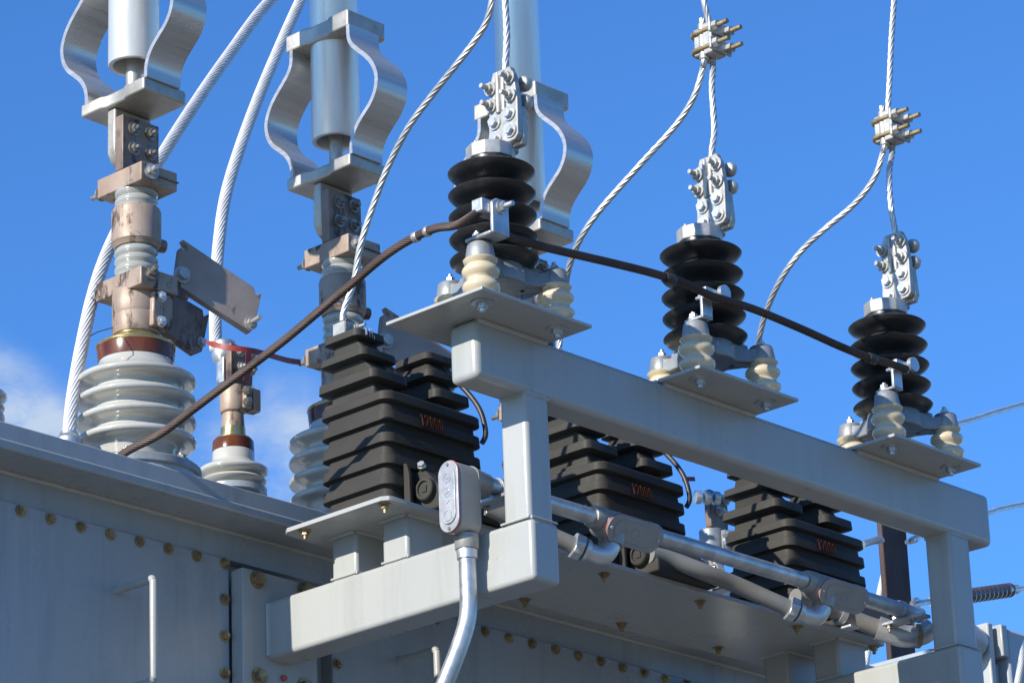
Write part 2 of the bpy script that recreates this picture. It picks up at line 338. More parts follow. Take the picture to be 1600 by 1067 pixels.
# ------------------------------------------------------------------ surge arresters
AX = (-0.6866, -0.1632, 0.3603)
def arrester():
    cx, cy = AX[0], 0.0
    t = thing('surge_arrester', '', 'surge arrester', (cx, cy, 3.7455), 'surge arresters along the beam')
    prof = [(0.038, 3.818)]
    for z, r in ((3.8465, .0722), (3.8845, .0719), (3.9230, .0716), (3.9615, .0713), (4.0000, .0710)):
        prof += [(0.0365, z-0.0190), (0.0405, z-0.0165), (0.050, z-0.0132), (0.061, z-0.0085), (r-0.0030, z-0.0034), (r, z+0.0005), (r-0.002, z+0.0026), (r-0.012, z+0.0055), (0.046, z+0.0125), (0.0375, z+0.0165)]
    prof += [(0.0375, 4.0225)]
    MB().lathe((cx, cy, 0), prof, 64).build('housing', 'polymer', t, smooth=60)
    MB().bolt((cx-.020, cy+.014, 4.0455), (0, 0, 1), .006, .004, 1.3).build('cap_bolt', 'connector', t, smooth=30)
    cap = MB().cyl((cx, cy, 4.0215), (cx, cy, 4.0455), 0.0405, 0.0405, 10, 0.2).build('cap', 'connector', t, bevel=0.0015)
    # terminal: flat pads facing -X, wire keeper above
    px = cx+0.013; ky = cy; cy = cy-.017
    tp = MB()
    tp.prism([(cy-.028, 4.046), (cy+.028, 4.046), (cy+.033, 4.058), (cy+.030, 4.115), (cy-.030, 4.115), (cy-.034, 4.058)], 'x', px+.012, px+.026)
    tp.cyl((px+.019, cy, 4.040), (px+.019, cy, 4.052), .012, .012, 16)
    tp.build('terminal_pad', 'connector', t, bevel=0.002)
    k = MB()
    k.prism([(cy-.033, 4.060), (cy-.026, 4.052), (cy+.026, 4.050), (cy+.032, 4.072), (cy+.025, 4.165), (cy+.018, 4.184), (cy-.020, 4.184), (cy-.028, 4.165), (cy-.034, 4.120)], 'x', px, px+.0115)
    for s in (-.005, .007): k.cyl((px-.0005, cy+s, 4.108), (px-.0005, cy+s, 4.180), .0050, .0045, 10)
    k.build('clamp_body', 'connector', t, bevel=0.002)
    kb = MB()
    for z in (4.128, 4.161):
        for s in (-.022, .022): kb.lathe((px+.030, cy+s, z), [(.004, -.006), (.012, -.005), (.014, .004), (.010, .012), (.004, .014)], 16, (1, 0, 0))
        kb.box(px+.024, px+.038, cy-.022, cy+.022, z-.010, z+.010)
    kb.build('keeper', 'connector', t, bevel=0.002)
    for dy, z in ((-.017, 4.100), (.016, 4.094), (-.018, 4.070), (.015, 4.064)):
        b = MB().bolt((px-.0005, cy+dy, z), (-1, 0, 0), 0.0085, 0, 1.5)
        b.build('bolt', 'zinc', t, smooth=30)
        MB().cyl((px+.026, cy+dy, z), (px+.036, cy+dy, z), .006, .006, 10).build('bolt_end', 'dark_bolt', t, smooth=30)
    for dy, z in ((-.020, 4.163), (.0225, 4.156), (-.0205, 4.131), (.0225, 4.126)):
        MB().bolt((px-.0015, cy+dy, z), (-1, 0, 0), 0.0082, 0.014, 1.5).build('stud', 'connector', t, smooth=30)
    cy = ky
    # three legged casting on three ribbed insulators
    legs = [(cx-0.0866, cy-0.0502), (cx+0.0866, cy-0.0502), (cx, cy+0.0985)]
    sp = MB()
    sp.lathe((cx, cy, 0), [(0.050, 3.800), (0.052, 3.806), (0.0475, 3.832), (0.042, 3.842), (0.038, 3.844)], 32)
    for lx, ly in legs:
        d = V((lx-cx, ly-cy, 0)).normalized(); n = V((-d.y, d.x, 0)); a = V((cx, cy, 0))+d*0.03; b = V((lx, ly, 0))-d*0.008
        top = [(a, 3.838), (b, 3.834)]
        vs = []
        for (p, z0, z1, hw) in ((a, 3.800, 3.839, .030), (V((cx, cy, 0))+d*.07, 3.804, 3.828, .017), (b, 3.808, 3.833, .020)):
            vs.append([p-n*hw+V((0, 0, z0)), p+n*hw+V((0, 0, z0)), p+n*hw*.8+V((0, 0, z1)), p-n*hw*.8+V((0, 0, z1))])
        sp.loft(vs)
        # thin rib along the leg and the boss at its end
        sp.loft([[V((cx, cy, z))+d*q+n*w for w, z in ((-.006, 3.80), (.006, 3.80), (.004, zt), (-.004, zt))] for q, zt in ((.04, 3.852), (.075, 3.838))])
        sp.lathe((lx, ly, 0), [(0.0235, 3.8105), (0.0240, 3.814), (0.0205, 3.836), (0.0185, 3.8385), (0.010, 3.839)], 24)
    sp.build('base_casting', 'cast', t, bevel=0.0018)
    for i, (lx, ly) in enumerate(legs):
        pr = [(0.027, 3.7458), (0.0285, 3.749), (0.0255, 3.7525)]
        for z in (3.764, 3.790):
            pr += [(0.0225, z-.0115), (0.026, z-.008), (0.0298, z-.003), (0.0305, z+.0015), (0.0285, z+.006), (0.0245, z+.0095), (0.0225, z+.0120)]
        pr += [(0.0265, 3.8060), (0.0280, 3.8095), (0.0265, 3.8112)]
        MB().lathe((lx, ly, 0), pr, 36).build('base_insulator', 'cream', t, smooth=60)
        if i: MB().bolt((lx, ly, 3.839), (0, 0, 1), 0.0075, 0.006, 1.3).build('nut', 'galv' if i == 2 else 'zinc', t, smooth=30)
    return t
A1 = arrester()
A1['label'] = 'black surge arrester nearest the left beam end, in front of a tall aluminium bus tube'
A2 = dup(A1, (AX[1], 0, 3.7455), 'black surge arrester on the middle mounting plate of the grey beam')
A3 = dup(A1, (AX[2], 0, 3.7455), 'black surge arrester on the plate nearest the right end of the beam')
# ground wire clip of the first arrester: plate in front, jaw behind
lx = AX[0]-0.0866
c1 = MB().prism([(lx-.020, 3.840), (lx+.018, 3.840), (lx+.018, 3.892), (lx+.010, 3.900), (lx-.010, 3.900), (lx-.020, 3.892)], 'y', -.0985, -.0915)
c1.box(lx-.020, lx+.018, -.0915, -.036, 3.8395, 3.8455)
c1 = c1.build('ground_clip', 'galv', A1, bevel=0.002)
MB().box(lx-.036, lx+.004, -.0912, -.068, 3.874, 3.897).build('jaw', 'galv', c1, bevel=0.002)
MB().bolt((lx, -.0985, 3.886), (0, -1, 0), .0085, .016, 1.4).build('stud', 'galv', c1, smooth=30)
MB().bolt((lx-.006, -.050, 3.8455), (0, 0, 1), .0075, .004, 1.3).build('nut', 'zinc', c1, smooth=30)
for A, ax in ((A2, AX[1]), (A3, AX[2])):
    lx = ax-0.0866
    c = MB().prism([(lx-.012, 3.840), (lx+.014, 3.840), (lx+.014, 3.880), (lx+.008, 3.890), (lx-.006, 3.890), (lx-.012, 3.880)], 'y', -.078, -.072)
    c.box(lx-.012, lx+.014, -.078, -.036, 3.8395, 3.8445)
    c = c.build('ground_clip', 'galv', A, bevel=0.0015)
    MB().prism([(lx-.013, 3.872), (lx+.022, 3.872), (lx+.028, 3.892), (lx-.013, 3.892)], 'y', -.088, -.0785).build('jaw', 'galv', c, bevel=0.0015)
    MB().cyl((lx+.030, -.088, 3.889), (lx+.030, -.096, 3.889), .0135, .0135, 20).build('washer', 'galv', c)
    MB().bolt((lx-.002, -.072, 3.880), (0, 1, 0), .006, .008, 1.3).build('stud', 'galv', c, smooth=30)
    MB().bolt((lx-.004, -.050, 3.8445), (0, 0, 1), .0075, .004, 1.3).build('nut', 'zinc', c, smooth=30)
# ------------------------------------------------------------------ black voltage transformers
def text_mesh(s, size, name, mat, parent, loc, rot, squeeze=1.0, depth=0.0004, bold=0.0):
    cu = bpy.data.curves.new(name, 'FONT'); cu.body = s; cu.size = size; cu.extrude = depth; cu.offset = bold
    tmp = bpy.data.objects.new('tmp', cu); COL.objects.link(tmp)
    dg = bpy.context.evaluated_depsgraph_get(); me = bpy.data.meshes.new_from_object(tmp.evaluated_get(dg))
    bpy.data.objects.remove(tmp); bpy.data.curves.remove(cu)
    me.transform(Matrix.Translation(V(loc)) @ rot @ Matrix.Diagonal((squeeze, 1, 1, 1)))
    me.materials.clear(); me.materials.append(M[mat])
    o = bpy.data.objects.new(name, me); COL.objects.link(o); attach(o, parent); return o
def pt():
    t = thing('voltage_transformer', '', 'voltage transformer', (-.535, .367, 3.512), 'black voltage transformers on the shelf')
    X0, X1, Y0, Y1 = -.6525, -.418, .285, .449
    def ring(z, i, r=.020): return rrect(X0+i, X1-i, Y0+i, Y1-i, z, max(.006, r-i*.6))
    rg = [ring(3.512, .011), ring(3.5225, .0105), ring(3.5545, .0095)]
    for b, top in ((3.5563, 3.5905), (3.5918, 3.6285), (3.6294, 3.6665), (3.6675, 3.7025), (3.7036, 3.7194)):
        rg += [ring(b-.0009, .0098), ring(b-.0003, .0015), ring(b, 0), ring(b+.0160, .0010), ring(b+.0195, .0082)] if b < 3.70 else [ring(b-.0035, .0095), ring(b-.0010, .0015), ring(b, 0), ring(b+.0135, .0006), ring(b+.0158, .0035)]
        if b < 3.70: rg += [ring(top-.001, .0098)]
    body = MB().loft(rg).build('body', 'epoxy', t, smooth=32)
    for mir in (0, 1):
        def mx(a, b): return (a, b) if not mir else (-1.0705-b, -1.0705-a)
        def sk(x0, x1, y0, y1, z, i, r=.012):
            a, b = mx(x0+i, x1-i); return rrect(a, b, y0+i, y1-i, z, max(.004, r-i*.4))
        S3, S2, S1 = (-.6532, -.567, .312, .4495), (-.655, -.572, .333, .4414), (-.6545, -.5835, .347, .432)
        rg = [sk(*S3, 3.7190, .006), sk(*S3, 3.7270, .008), sk(*S3, 3.7275, .0175), sk(*S3, 3.7440, .0185),
              sk(*S3, 3.7475, .0015), sk(*S3, 3.7485, 0), sk(*S3, 3.7635, .001), sk(*S3, 3.7655, .004),
              sk(*S3, 3.7690, .015), sk(*S3, 3.7695, .020), sk(*S2, 3.7900, .0165),
              sk(*S2, 3.7925, .0015), sk(*S2, 3.7935, 0), sk(*S2, 3.8055, .001), sk(*S2, 3.8075, .004),
              sk(*S2, 3.8105, .0125), sk(*S2, 3.8110, .0165), sk(*S1, 3.8285, .0140),
              sk(*S1, 3.8305, .0015), sk(*S1, 3.8315, 0), sk(*S1, 3.8430, .001), sk(*S1, 3.8455, .0045)]
        MB().loft(rg).build('bushing_tower', 'epoxy', t, smooth=32)
    # stencilled rating: five strokes-built figures on the sloping skirt
    fig = MB(); z0, hh, ww = 3.6700, .0205, .0080
    def pen(k, pts2, r):
        vs = [V((-.5765+k*.0112+u*ww, .2818-.0035*(1-v)+.0012, z0+v*hh)) for u, v in pts2]
        fig.sweep(vs, r, 6)
    pen(0, [(.25, .80), (.62, 1.0), (.62, 0.0)], .0011)
    pen(1, [(.08, .74), (.16, .92), (.40, 1.0), (.68, .95), (.84, .76), (.74, .54), (.40, .28), (.10, .0), (.90, .0)], .0011)
    for k in (2, 3, 4): pen(k, [(.5+.38*math.cos(R(a)), .5+.5*math.sin(R(a))) for a in range(0, 361, 24)], .0011)
    fig.build('rating_number', 'orange_ink', body)
    # wire terminal on the left tower
    tm = MB()
    tm.box(-.640, -.6365, .388, .420, 3.846, 3.874); tm.box(-.640, -.622, .388, .392, 3.846, 3.874)
    tm.box(-.640, -.622, .388, .420, 3.846, 3.850); tm.box(-.640, -.618, .388, .420, 3.8705, 3.874)
    tm.cyl((-.630, .405, 3.850), (-.630, .405, 3.888), .0068, .0060, 12)
    tm = tm.build('wire_terminal', 'connector', t, bevel=.001)
    MB().bolt((-.622, .380, 3.860), (0, -1, 0), .0055, .014, 1.2).build('stud', 'connector', tm, smooth=30)
    # secondary box on the front
    prof = [(.2848, 3.5125), (.2848, 3.583), (.266, 3.5885), (.2235, 3.543), (.2185, 3.533), (.2185, 3.5125)]
    sb = MB().prism([(y, z) for y, z in prof], 'x', -.590, -.428).build('terminal_box', 'epoxy', t, bevel=.004, seg=3)
    MB().lathe((-.5895, .2555, 3.5475), [(.0195, -.003), (.0195, 0.010), (.0175, .012), (.0135, .012), (.0125, .0085), (.0002, .0085)], 28, (-1, 0, 0)).build('plug', 'epoxy', sb)
    MB().box(-.5999, -.5978, .2500, .2610, 3.5420, 3.5530).build('slot', 'black_rubber', sb)
    MB().bolt((-.592, .2655, 3.5905), (-.75, -.3, .45), .0062, 0, 1.15).build('cover_screw', 'zinc', sb, smooth=30)
    MB().bolt((-.432, .2255, 3.5490), (.3, -.7, .5), .0055, 0, 1.15).build('cover_screw', 'zinc', sb, smooth=30)
    MB().prism([(.2845, 3.512), (.2845, 3.594), (.278, 3.594), (.272, 3.575), (.270, 3.512)], 'x', -.617, -.6095).build('mounting_lug', 'epoxy', t, bevel=.0015)
    MB().bolt((-.6055, .2870, 3.575), (0, -1, 0), .0045, 0, 1.0).build('lug_screw', 'dark_bolt', t, smooth=30)
    return t, body
PT1, body1 = pt()
PT1['label'] = 'black ribbed voltage transformer left of the left frame post, fully in view'
PT2 = dup(PT1, (-.535+.530, .367, 3.507), 'black ribbed voltage transformer under the beam, in the middle of the shelf')
PT3 = dup(PT1, (-.535+1.0535, .367, 3.512), 'black ribbed voltage transformer between the middle one and the brown steel pole')
text_mesh('H', .0215, 'terminal_mark', 'white_ink', PT1, (-.6275, .3462, 3.8333), Matrix.Rotation(R(90), 4, 'X'), .62)
text_mesh('1', .0105, 'terminal_mark', 'white_ink', PT1, (-.6170, .3462, 3.8305), Matrix.Rotation(R(90), 4, 'X'), .8)
MB().box(-.6345, -.6310, .3457, .3468, 3.8345, 3.8455).build('terminal_mark', 'white_ink', PT1)

# black jumper leads behind the first two transformers (from the right tower down the back edge)
def cable(name, mat, pts, r, lobes, twist, label, cat, group=None, step=.0014, depth=.20, per=8):
    p = smooth_path(pts, step); o = MB().sweep(p, r, lobes=lobes, twist=twist, depth=depth, per=per).build(name, mat, smooth=180)
    o.shadow_terminator_geometry_offset = .3; o.shadow_terminator_shading_offset = .2
    plain(o, pts[-1]); return tag(o, label, cat, group)
for dx, lab in ((0, 'short black lead curving down behind the leftmost black voltage transformer'), (.531, 'short black lead curving down behind the middle black voltage transformer')):
    p = smooth_path([(-.462+dx, .385, 3.846), (-.445+dx, .372, 3.850), (-.428+dx, .352, 3.815), (-.4175+dx, .318, 3.772), (-.4125+dx, .298, 3.738), (-.4125+dx, .288, 3.705), (-.4150+dx, .286, 3.688), (-.420+dx, .290, 3.676)], .006)
    o = MB().sweep(p, .0046, 14).build('jumper_lead', 'black_rubber', smooth=60); plain(o, (-.462+dx, .385, 3.846)); tag(o, lab, 'lead', 'jumper leads of the voltage transformers')

# ------------------------------------------------------------------ conduit run
# vertical conduit, elbow fitting with oval cover, straight tubes, tee fittings
CY, CZ = .11, 3.516
v = MB().sweep(smooth_path([(-.6555, CY, 3.416), (-.6555, CY, 3.36), (-.6563, CY, 3.30), (-.6600, .114, 3.27), (-.669, .122, 3.235), (-.682, .135, 3.19), (-.696, .150, 3.145), (-.711, .167, 3.095), (-.722, .182, 3.045), (-.728, .19, 2.99), (-.730, .193, 2.93), (-.730, .193, 2.87), (-.730, .193, 2.81)], .01)+[(-.730, .193, 0.1)], .0140, 24).build('conduit', 'galv', smooth=60)
plain(v, (-.73, .193, .1)); tag(v, 'galvanised conduit hanging from the upright oval fitting and bending down in front of the tank', 'conduit')
f1 = thing('conduit_fitting', 'upright grey elbow fitting with an oval silver cover facing left, beside the left post', 'conduit fitting', (-.6555, CY, 3.41), 'oval conduit fittings')
b = MB()
b.prism(oval(CY, .0215, 3.418, 3.5370), 'x', -.690, -.640)
b.build('body', 'fitting', f1, bevel=.004, seg=3)
MB().lathe((-.6555, CY, 0), [(.0195, 3.4205), (.0195, 3.398), (.0185, 3.3965)], 28).build('hub', 'fitting', f1)
MB().lathe((-.6555, CY, 0), [(.0165, 3.3970), (.0172, 3.394), (.0165, 3.381), (.0145, 3.380)], 28).build('collar', 'zinc', f1)
MB().lathe((-.640, CY, CZ), [(.0225, -.006), (.0200, .010), (.0178, .030), (.0175, .034)], 28, (1, 0, 0)).build('hub', 'fitting', f1)
MB().prism(oval(CY, .0213, 3.4170, 3.5380), 'x', -.6918, -.6902).build('gasket', 'red_gasket', f1)
cv = MB().prism(oval(CY, .0215, 3.418, 3.5370), 'x', -.6945, -.6920)
cv.prism(oval(CY, .0165, 3.431, 3.5255), 'x', -.6968, -.6945)
cv = cv.build('cover', 'cover', f1, bevel=.0008)
e = MB()
for z, r in ((3.507, .0075), (3.445, .0085)):
    e.sweep([(-.6970, CY+r*math.cos(a*math.pi/12), z+r*math.sin(a*math.pi/12)) for a in range(25)], .0006, 6)
e.sweep(smooth_path([(-.697, CY+.007, 3.494), (-.697, CY-.004, 3.486), (-.697, CY+.006, 3.479), (-.697, CY-.006, 3.472), (-.697, CY+.003, 3.464), (-.697, CY-.003, 3.458)], .003), .0006, 6)
e.sweep(smooth_path([(-.697, CY-.001, 3.511), (-.697, CY-.004, 3.507), (-.697, CY+.003, 3.506), (-.697, CY, 3.502)], .002), .0005, 6)
e.build('embossing', 'cover', cv)
for z in (3.5305, 3.4240):
    MB().cyl((-.6944, CY, z), (-.6965, CY, z), .0028, .0026, 12).build('screw', 'dark_bolt', cv)
def tube(x0, x1, label):
    o = MB().cyl((x0, CY, CZ), (x1, CY, CZ), .0140, .0140, 28).build('conduit', 'galv', smooth=60); plain(o, (x0, CY, CZ)); return tag(o, label, 'conduit', 'straight conduit tubes')
tube(-.606, -.352, 'galvanised conduit tube passing behind the left post')
tube(-.192, .205, 'galvanised conduit tube between the two tee fittings under the beam')
tube(.372, .545, 'galvanised conduit tube running from the right tee fitting to behind the right post')
def tee(dx, label):
    t = thing('conduit_fitting', label, 'conduit fitting', (dx, CY, CZ), 'oval conduit fittings')
    xa, xb = dx-.062, dx+.062
    yc = CY-.006
    # body: long oval trough lying along the tube
    def ov(hx, hz): 
        r = hz; return [(dx+hx-r+r*math.cos(R(a)), CZ-.006+r*math.sin(R(a))) for a in range(-90, 91, 15)]+[(dx-hx+r+r*math.cos(R(a)), CZ-.006+r*math.sin(R(a))) for a in range(90, 271, 15)]
    MB().prism(ov(.066, .0255), 'y', CY-.0245, CY+.020).build('body', 'fitting', t, bevel=.006, seg=3)
    for s in (-1, 1):
        MB().lathe((dx+s*.060, CY, CZ), [(.0205, -.008), (.0200, .016), (.0178, .022), (.0160, .0225)], 28, (s, 0, 0)).build('hub', 'fitting', t)
    MB().prism(ov(.0662, .0253), 'y', CY-.0262, CY-.0246).build('gasket', 'red_gasket', t)
    c = MB().prism(ov(.066, .0250), 'y', CY-.0290, CY-.0264)
    c.prism(ov(.050, .0175), 'y', CY-.0302, CY-.0290)
    c = c.build('cover', 'fitting', t, bevel=.0008)
    e = MB()
    e.sweep([(dx+.009*math.cos(a*math.pi/12), CY-.0303, CZ-.006+.009*math.sin(a*math.pi/12)) for a in range(25)], .0005, 6)
    e.sweep(smooth_path([(dx-.030, CY-.0303, CZ-.010), (dx-.024, CY-.0303, CZ-.001), (dx-.019, CY-.0303, CZ-.010), (dx-.014, CY-.0303, CZ-.002)], .003), .0005, 6)
    e.build('embossing', 'fitting', c)
    for s in (-1, 1): MB().cyl((dx+s*.058, CY-.0289, CZ-.006), (dx+s*.058, CY-.031, CZ-.006), .003, .0028, 12).build('screw', 'zinc', c)
    MB().lathe((dx-.030, CY, CZ-.024), [(.0215, -.002), (.0205, .016), (.0185, .017)], 28, (-.25, .05, -1)).build('hub', 'fitting', t)
    for o in t.children:
        if not o.name.startswith('hub'):
            o.data.transform(Matrix.Rotation(R(28), 4, 'X'))
            for c in o.children: c.data.transform(Matrix.Rotation(R(28), 4, 'X'))
    return t
tee(-.272, 'grey tee fitting with an oval cover, nearest the left post')
tee(.290, 'grey tee fitting with an oval cover, nearest the right post')
def flexrun(pts, r, label):
    o = MB().sweep(smooth_path(pts, .006), r, 24).build('flexible_conduit', 'flex', smooth=60); plain(o, pts[0]); return tag(o, label, 'flexible conduit', 'grey flexible conduits')
def elbow_conn(dx, label):
    """angle connector screwed into the underside of a tee at dx"""
    t = thing('angle_connector', label, 'conduit connector', (dx-.062, .115, 3.458), 'zinc angle connectors')
    a = V((dx-.0335, CY+.001, 3.479)); 
    p = [a, a+V((-.004, .001, -.010)), a+V((-.0155, .005, -.0225)), a+V((-.032, .013, -.0210)), a+V((-.042, .018, -.0170))]
    MB().sweep(smooth_path(p, .003), .0165, 24).build('elbow', 'zinc', t, smooth=60)
    MB().lathe(a+V((-.0005, 0, .001)), [(.0195, -.004), (.0205, -.003), (.0205, .004), (.0195, .005)], 20, (.3, 0, 1)).build('locknut', 'yellow_zinc', t)
    q = p[-1]; d = V((-.87, .40, .33)).normalized()
    MB().lathe(q, [(.0185, -.002), (.0200, 0), (.0200, .006), (.0175, .007)], 24, d).build('collar', 'zinc', t)
    MB().cyl(q+d*.010, q+d*.026, .0232, .0232, 8).build('gland_nut', 'zinc', t, bevel=.0015)
    return q+d*.024, d
q2, d2 = elbow_conn(-.272, 'zinc angle connector under the tee fitting nearest the left post')
q3, d3 = elbow_conn(.290, 'zinc angle connector under the tee fitting nearest the right post')
flexrun([q2, q2+d2*.03, q2+d2*.07, q2+d2*.12, q2+d2*.16], .0140, 'grey flexible conduit leaving the angle connector nearest the left post, behind its foot')
flexrun([q3, q3+d3*.05, q3+d3*.11, (.035, .200, 3.520), (-.02, .225, 3.5365), (-.06, .236, 3.540)], .0150, 'grey flexible conduit between the two tee fittings, below the straight tube')
# end of run behind the right post
t = thing('angle_connector', 'silver elbow connector with a pale yellow ring against the right post', 'conduit connector', (.53, .13, 3.48), 'zinc angle connectors')
MB().sweep(smooth_path([(.500, .175, 3.4985), (.518, .160, 3.4905), (.540, .145, 3.4835), (.566, .125, 3.487), (.58, .11, 3.50)], .003), .0195, 24, taper=lambda u: 1.15-.2*u).build('elbow', 'zinc', t, smooth=60)
MB().lathe((.560, .132, 3.4850), [(.0215, -.005), (.0225, -.004), (.0225, .005), (.0215, .006)], 24, (1, -.7, 0)).build('locknut', 'yellow_zinc', t)
flexrun([(.506, .170, 3.496), (.478, .190, 3.507), (.440, .208, 3.522), (.380, .222, 3.534), (.33, .228, 3.536)], .0165, 'dark flexible conduit entering the elbow connector at the right post')
# ground clamps around the flexible conduits
for (p, d, lab) in (((-.405+.501, .222, 3.5300), (1, -.25, -.10), 'zinc ring clamp on the secondary box of the middle black voltage transformer'), ((.4385, .2085, 3.522), (1, -.4, -.3), 'zinc ring clamp on the flexible conduit near the brown pole'), ((-.462, .196, 3.520), (1, -.3, -.2), 'zinc ring clamp behind the upright oval conduit fitting')):
    t = thing('ring_clamp', lab, 'clamp', p, 'zinc ring clamps')
    MB().lathe(p, [(.0175, -.006), (.0215, -.006), (.0215, .006), (.0175, .006)], 24, d, caps=False).build('band', 'zinc', t)
    MB().box(p[0]-.004, p[0]+.022, p[1]-.022, p[1]+.004, p[2]-.030, p[2]-.025).build('lug', 'zinc', t, bevel=.001)
    MB().bolt((p[0], p[1]-.004, p[2]+.021), (-.2, -.4, 1), .0048, .003, 1.2).build('screw', 'zinc', t, smooth=30)
# tube straps on the posts
for x, lab, dx in ((-.566, 'conduit strap on a flat bracket behind the left post', 0), (.497, 'conduit strap on a flat bracket at the right post', 1)):
    t = thing('conduit_strap', lab, 'conduit strap', (x, .10, CZ-.02), 'conduit straps on the posts')
    MB().lathe((x-.010, CY, CZ), [(.0143, -.006), (.0165, -.006), (.0165, .006), (.0143, .006)], 28, (1, 0, 0), caps=False).build('band', 'galv', t)
    x0 = x-.018 if dx else x-.030
    MB().box(x0, x+.010, .0590, .150, CZ-.0235, CZ-.0175).build('bracket', 'galv', t, bevel=.001)
    for y in (.085, .138): MB().bolt((x-.010, y, CZ-.0235), (0, 0, -1), .005, .006, 1.3).build('bolt', 'dark_bolt', t, smooth=30)

# ------------------------------------------------------------------ tall bushings with bus tubes
def bushing():
    cx, cy = -.6880, .867
    t = thing('bushing', '', 'bushing', (cx, cy, 3.697), 'tall bushings on the tank lid')
    fl = MB().lathe((cx, cy, 0), [(.112, 3.697), (.115, 3.699), (.115, 3.711), (.112, 3.714), (.085, 3.716)], 40).build('base_flange', 'cast', t)
    for k in range(6):
        a = R(60*k-20); MB().bolt((cx+.100*math.cos(a), cy+.100*math.sin(a), 3.7125), (0, 0, 1), .0085, .004).build('bolt', 'dark_bolt', fl, smooth=30)
    pr = [(.070, 3.7145), (.073, 3.718), (.0740, 3.740)]
    for z in (3.7610, 3.7985, 3.8365, 3.8745):
        pr += [(.0775, z-.0140), (.0795, z-.0085), (.087, z-.0050), (.098, z-.0042), (.1040, z-.0022), (.1062, z+.0018), (.1052, z+.0060), (.1010, z+.0092), (.093, z+.0118), (.084, z+.0145), (.0785, z+.0185)]
    pr += [(.074, 3.9000), (.0690, 3.9050), (.0675, 3.9100), (.066, 3.914)]
    MB().lathe((cx, cy, 0), pr, 72).build('porcelain', 'porcelain', t, smooth=60)
    MB().lathe((cx, cy, 0), [(.0640, 3.9135), (.0672, 3.9145), (.0695, 3.9385), (.0690, 3.9405)], 56).build('gasket_ring', 'amber', t)
    MB().lathe((cx, cy, 0), [(.0695, 3.9402), (.0712, 3.9420), (.0705, 3.9450), (.0610, 3.9510), (.0440, 3.9600), (.0400, 3.9630), (.0395, 3.9665)], 56).build('brass_cap', 'brass', t)
    MB().lathe((cx, cy, 0), [(.0415, 3.9655), (.0425, 3.968), (.0430, 4.000), (.0418, 4.003), (.0430, 4.006), (.0428, 4.045), (.039, 4.050)], 40).build('barrel_clamp', 'bronze', t)
    fg = MB()
    fg.prism([(cx-.006, 3.972), (cx+.036, 3.972), (cx+.041, 3.980), (cx+.041, 4.030), (cx+.034, 4.038), (cx-.004, 4.038)], 'y', cy-.052, cy-.030)
    fg = fg.build('split_flange', 'bronze', t, bevel=.003)
    for z in (3.984, 4.031): MB().bolt((cx+.012, cy-.052, z-.002), (-.35, -1, 0), .0080, .004, 1.3).build('bolt', 'zinc', fg, smooth=30)
    x0 = -.7265
    lc = MB().prism([(x0, .810), (-.640, .810), (-.632, .835), (-.632, .93), (x0, .9315)], 'z', 4.040, 4.075)
    lc = lc.build('lower_clamp', 'bronze', t, bevel=.002)
    MB().box(-.640, -.585, .842, .862, 4.055, 4.092).build('blade_lug', 'bronze_dark', t, bevel=.002)
    MB().bolt((-.7165, .9315, 4.055), (0, 1, 0), .0085, .016).build('bolt', 'dark_bolt', lc, smooth=30)
    MB().bolt((-.703, .810, 4.066), (-.3, -1, .2), .0095, .012).build('bolt', 'dark_bolt', lc, smooth=30)
    ins = [(.036, 4.0745)]
    for z in (4.0880, 4.1055, 4.1225): ins += [(.0345, z-.0085), (.0385, z-.004), (.0392, z), (.0385, z+.004), (.0345, z+.0085)]
    ins += [(.036, 4.133)]
    MB().lathe((cx, cy, 0), ins, 40).build('ribbed_insulator', 'grey_glaze', t, smooth=60)
    col = MB().lathe((cx, cy, 0), [(.0385, 4.1315), (.0425, 4.139), (.0445, 4.141), (.0447, 4.200), (.0425, 4.206), (.0395, 4.2075)], 40).build('collar', 'bronze', t)
    MB().cyl((cx+.040, cy-.004, 4.150), (cx+.060, cy-.010, 4.150), .0135, .0115, 16).build('collar_plug', 'bronze_dark', col, bevel=.002)
    ins = [(.036, 4.206)]
    for z in (4.2195, 4.2375): ins += [(.0345, z-.009), (.0385, z-.0045), (.0395, z), (.0385, z+.0045), (.0345, z+.009)]
    ins += [(.036, 4.2475)]
    MB().lathe((cx, cy, 0), ins, 40).build('ribbed_insulator', 'grey_glaze', t, smooth=60)
    uc = MB().prism([(x0, .810), (-.641, .810), (-.641, .930), (x0, .930)], 'z', 4.2385, 4.2755)
    uc = uc.build('upper_clamp', 'bronze', t, bevel=.002)
    MB().box(-.708, -.6400, .8065, .812, 4.2545, 4.2565).build('split', 'bronze_dark', uc)
    MB().bolt((-.704, .810, 4.2600), (-.2, -1, .1), .0100, .010).build('bolt', 'connector', uc, smooth=30)
    MB().bolt((-.7165, .930, 4.2500), (0, 1, 0), .0085, .016).build('bolt', 'dark_bolt', uc, smooth=30)
    pd = MB().box(-.7262, -.6400, .8605, .8815, 4.2758, 4.3835).build('copper_pad', 'bronze_dark', t, bevel=.0015)
    for x, z in ((-.7002, 4.3625), (-.6602, 4.3652), (-.7001, 4.3242), (-.6602, 4.3254)):
        MB().bolt((x, .8605, z-.002), (0, -1, 0), .0082, .008, 1.6).build('bolt', 'dark_bolt', pd, smooth=30)
    MB().prism([(-.7262, 4.318), (-.718, 4.302), (-.705, 4.294), (-.662, 4.294), (-.648, 4.302), (-.6400, 4.318), (-.6400, 4.4035), (-.7262, 4.4035)], 'y', .8820, .9035).build('aluminium_pad', 'alu_plate', t, bevel=.003)
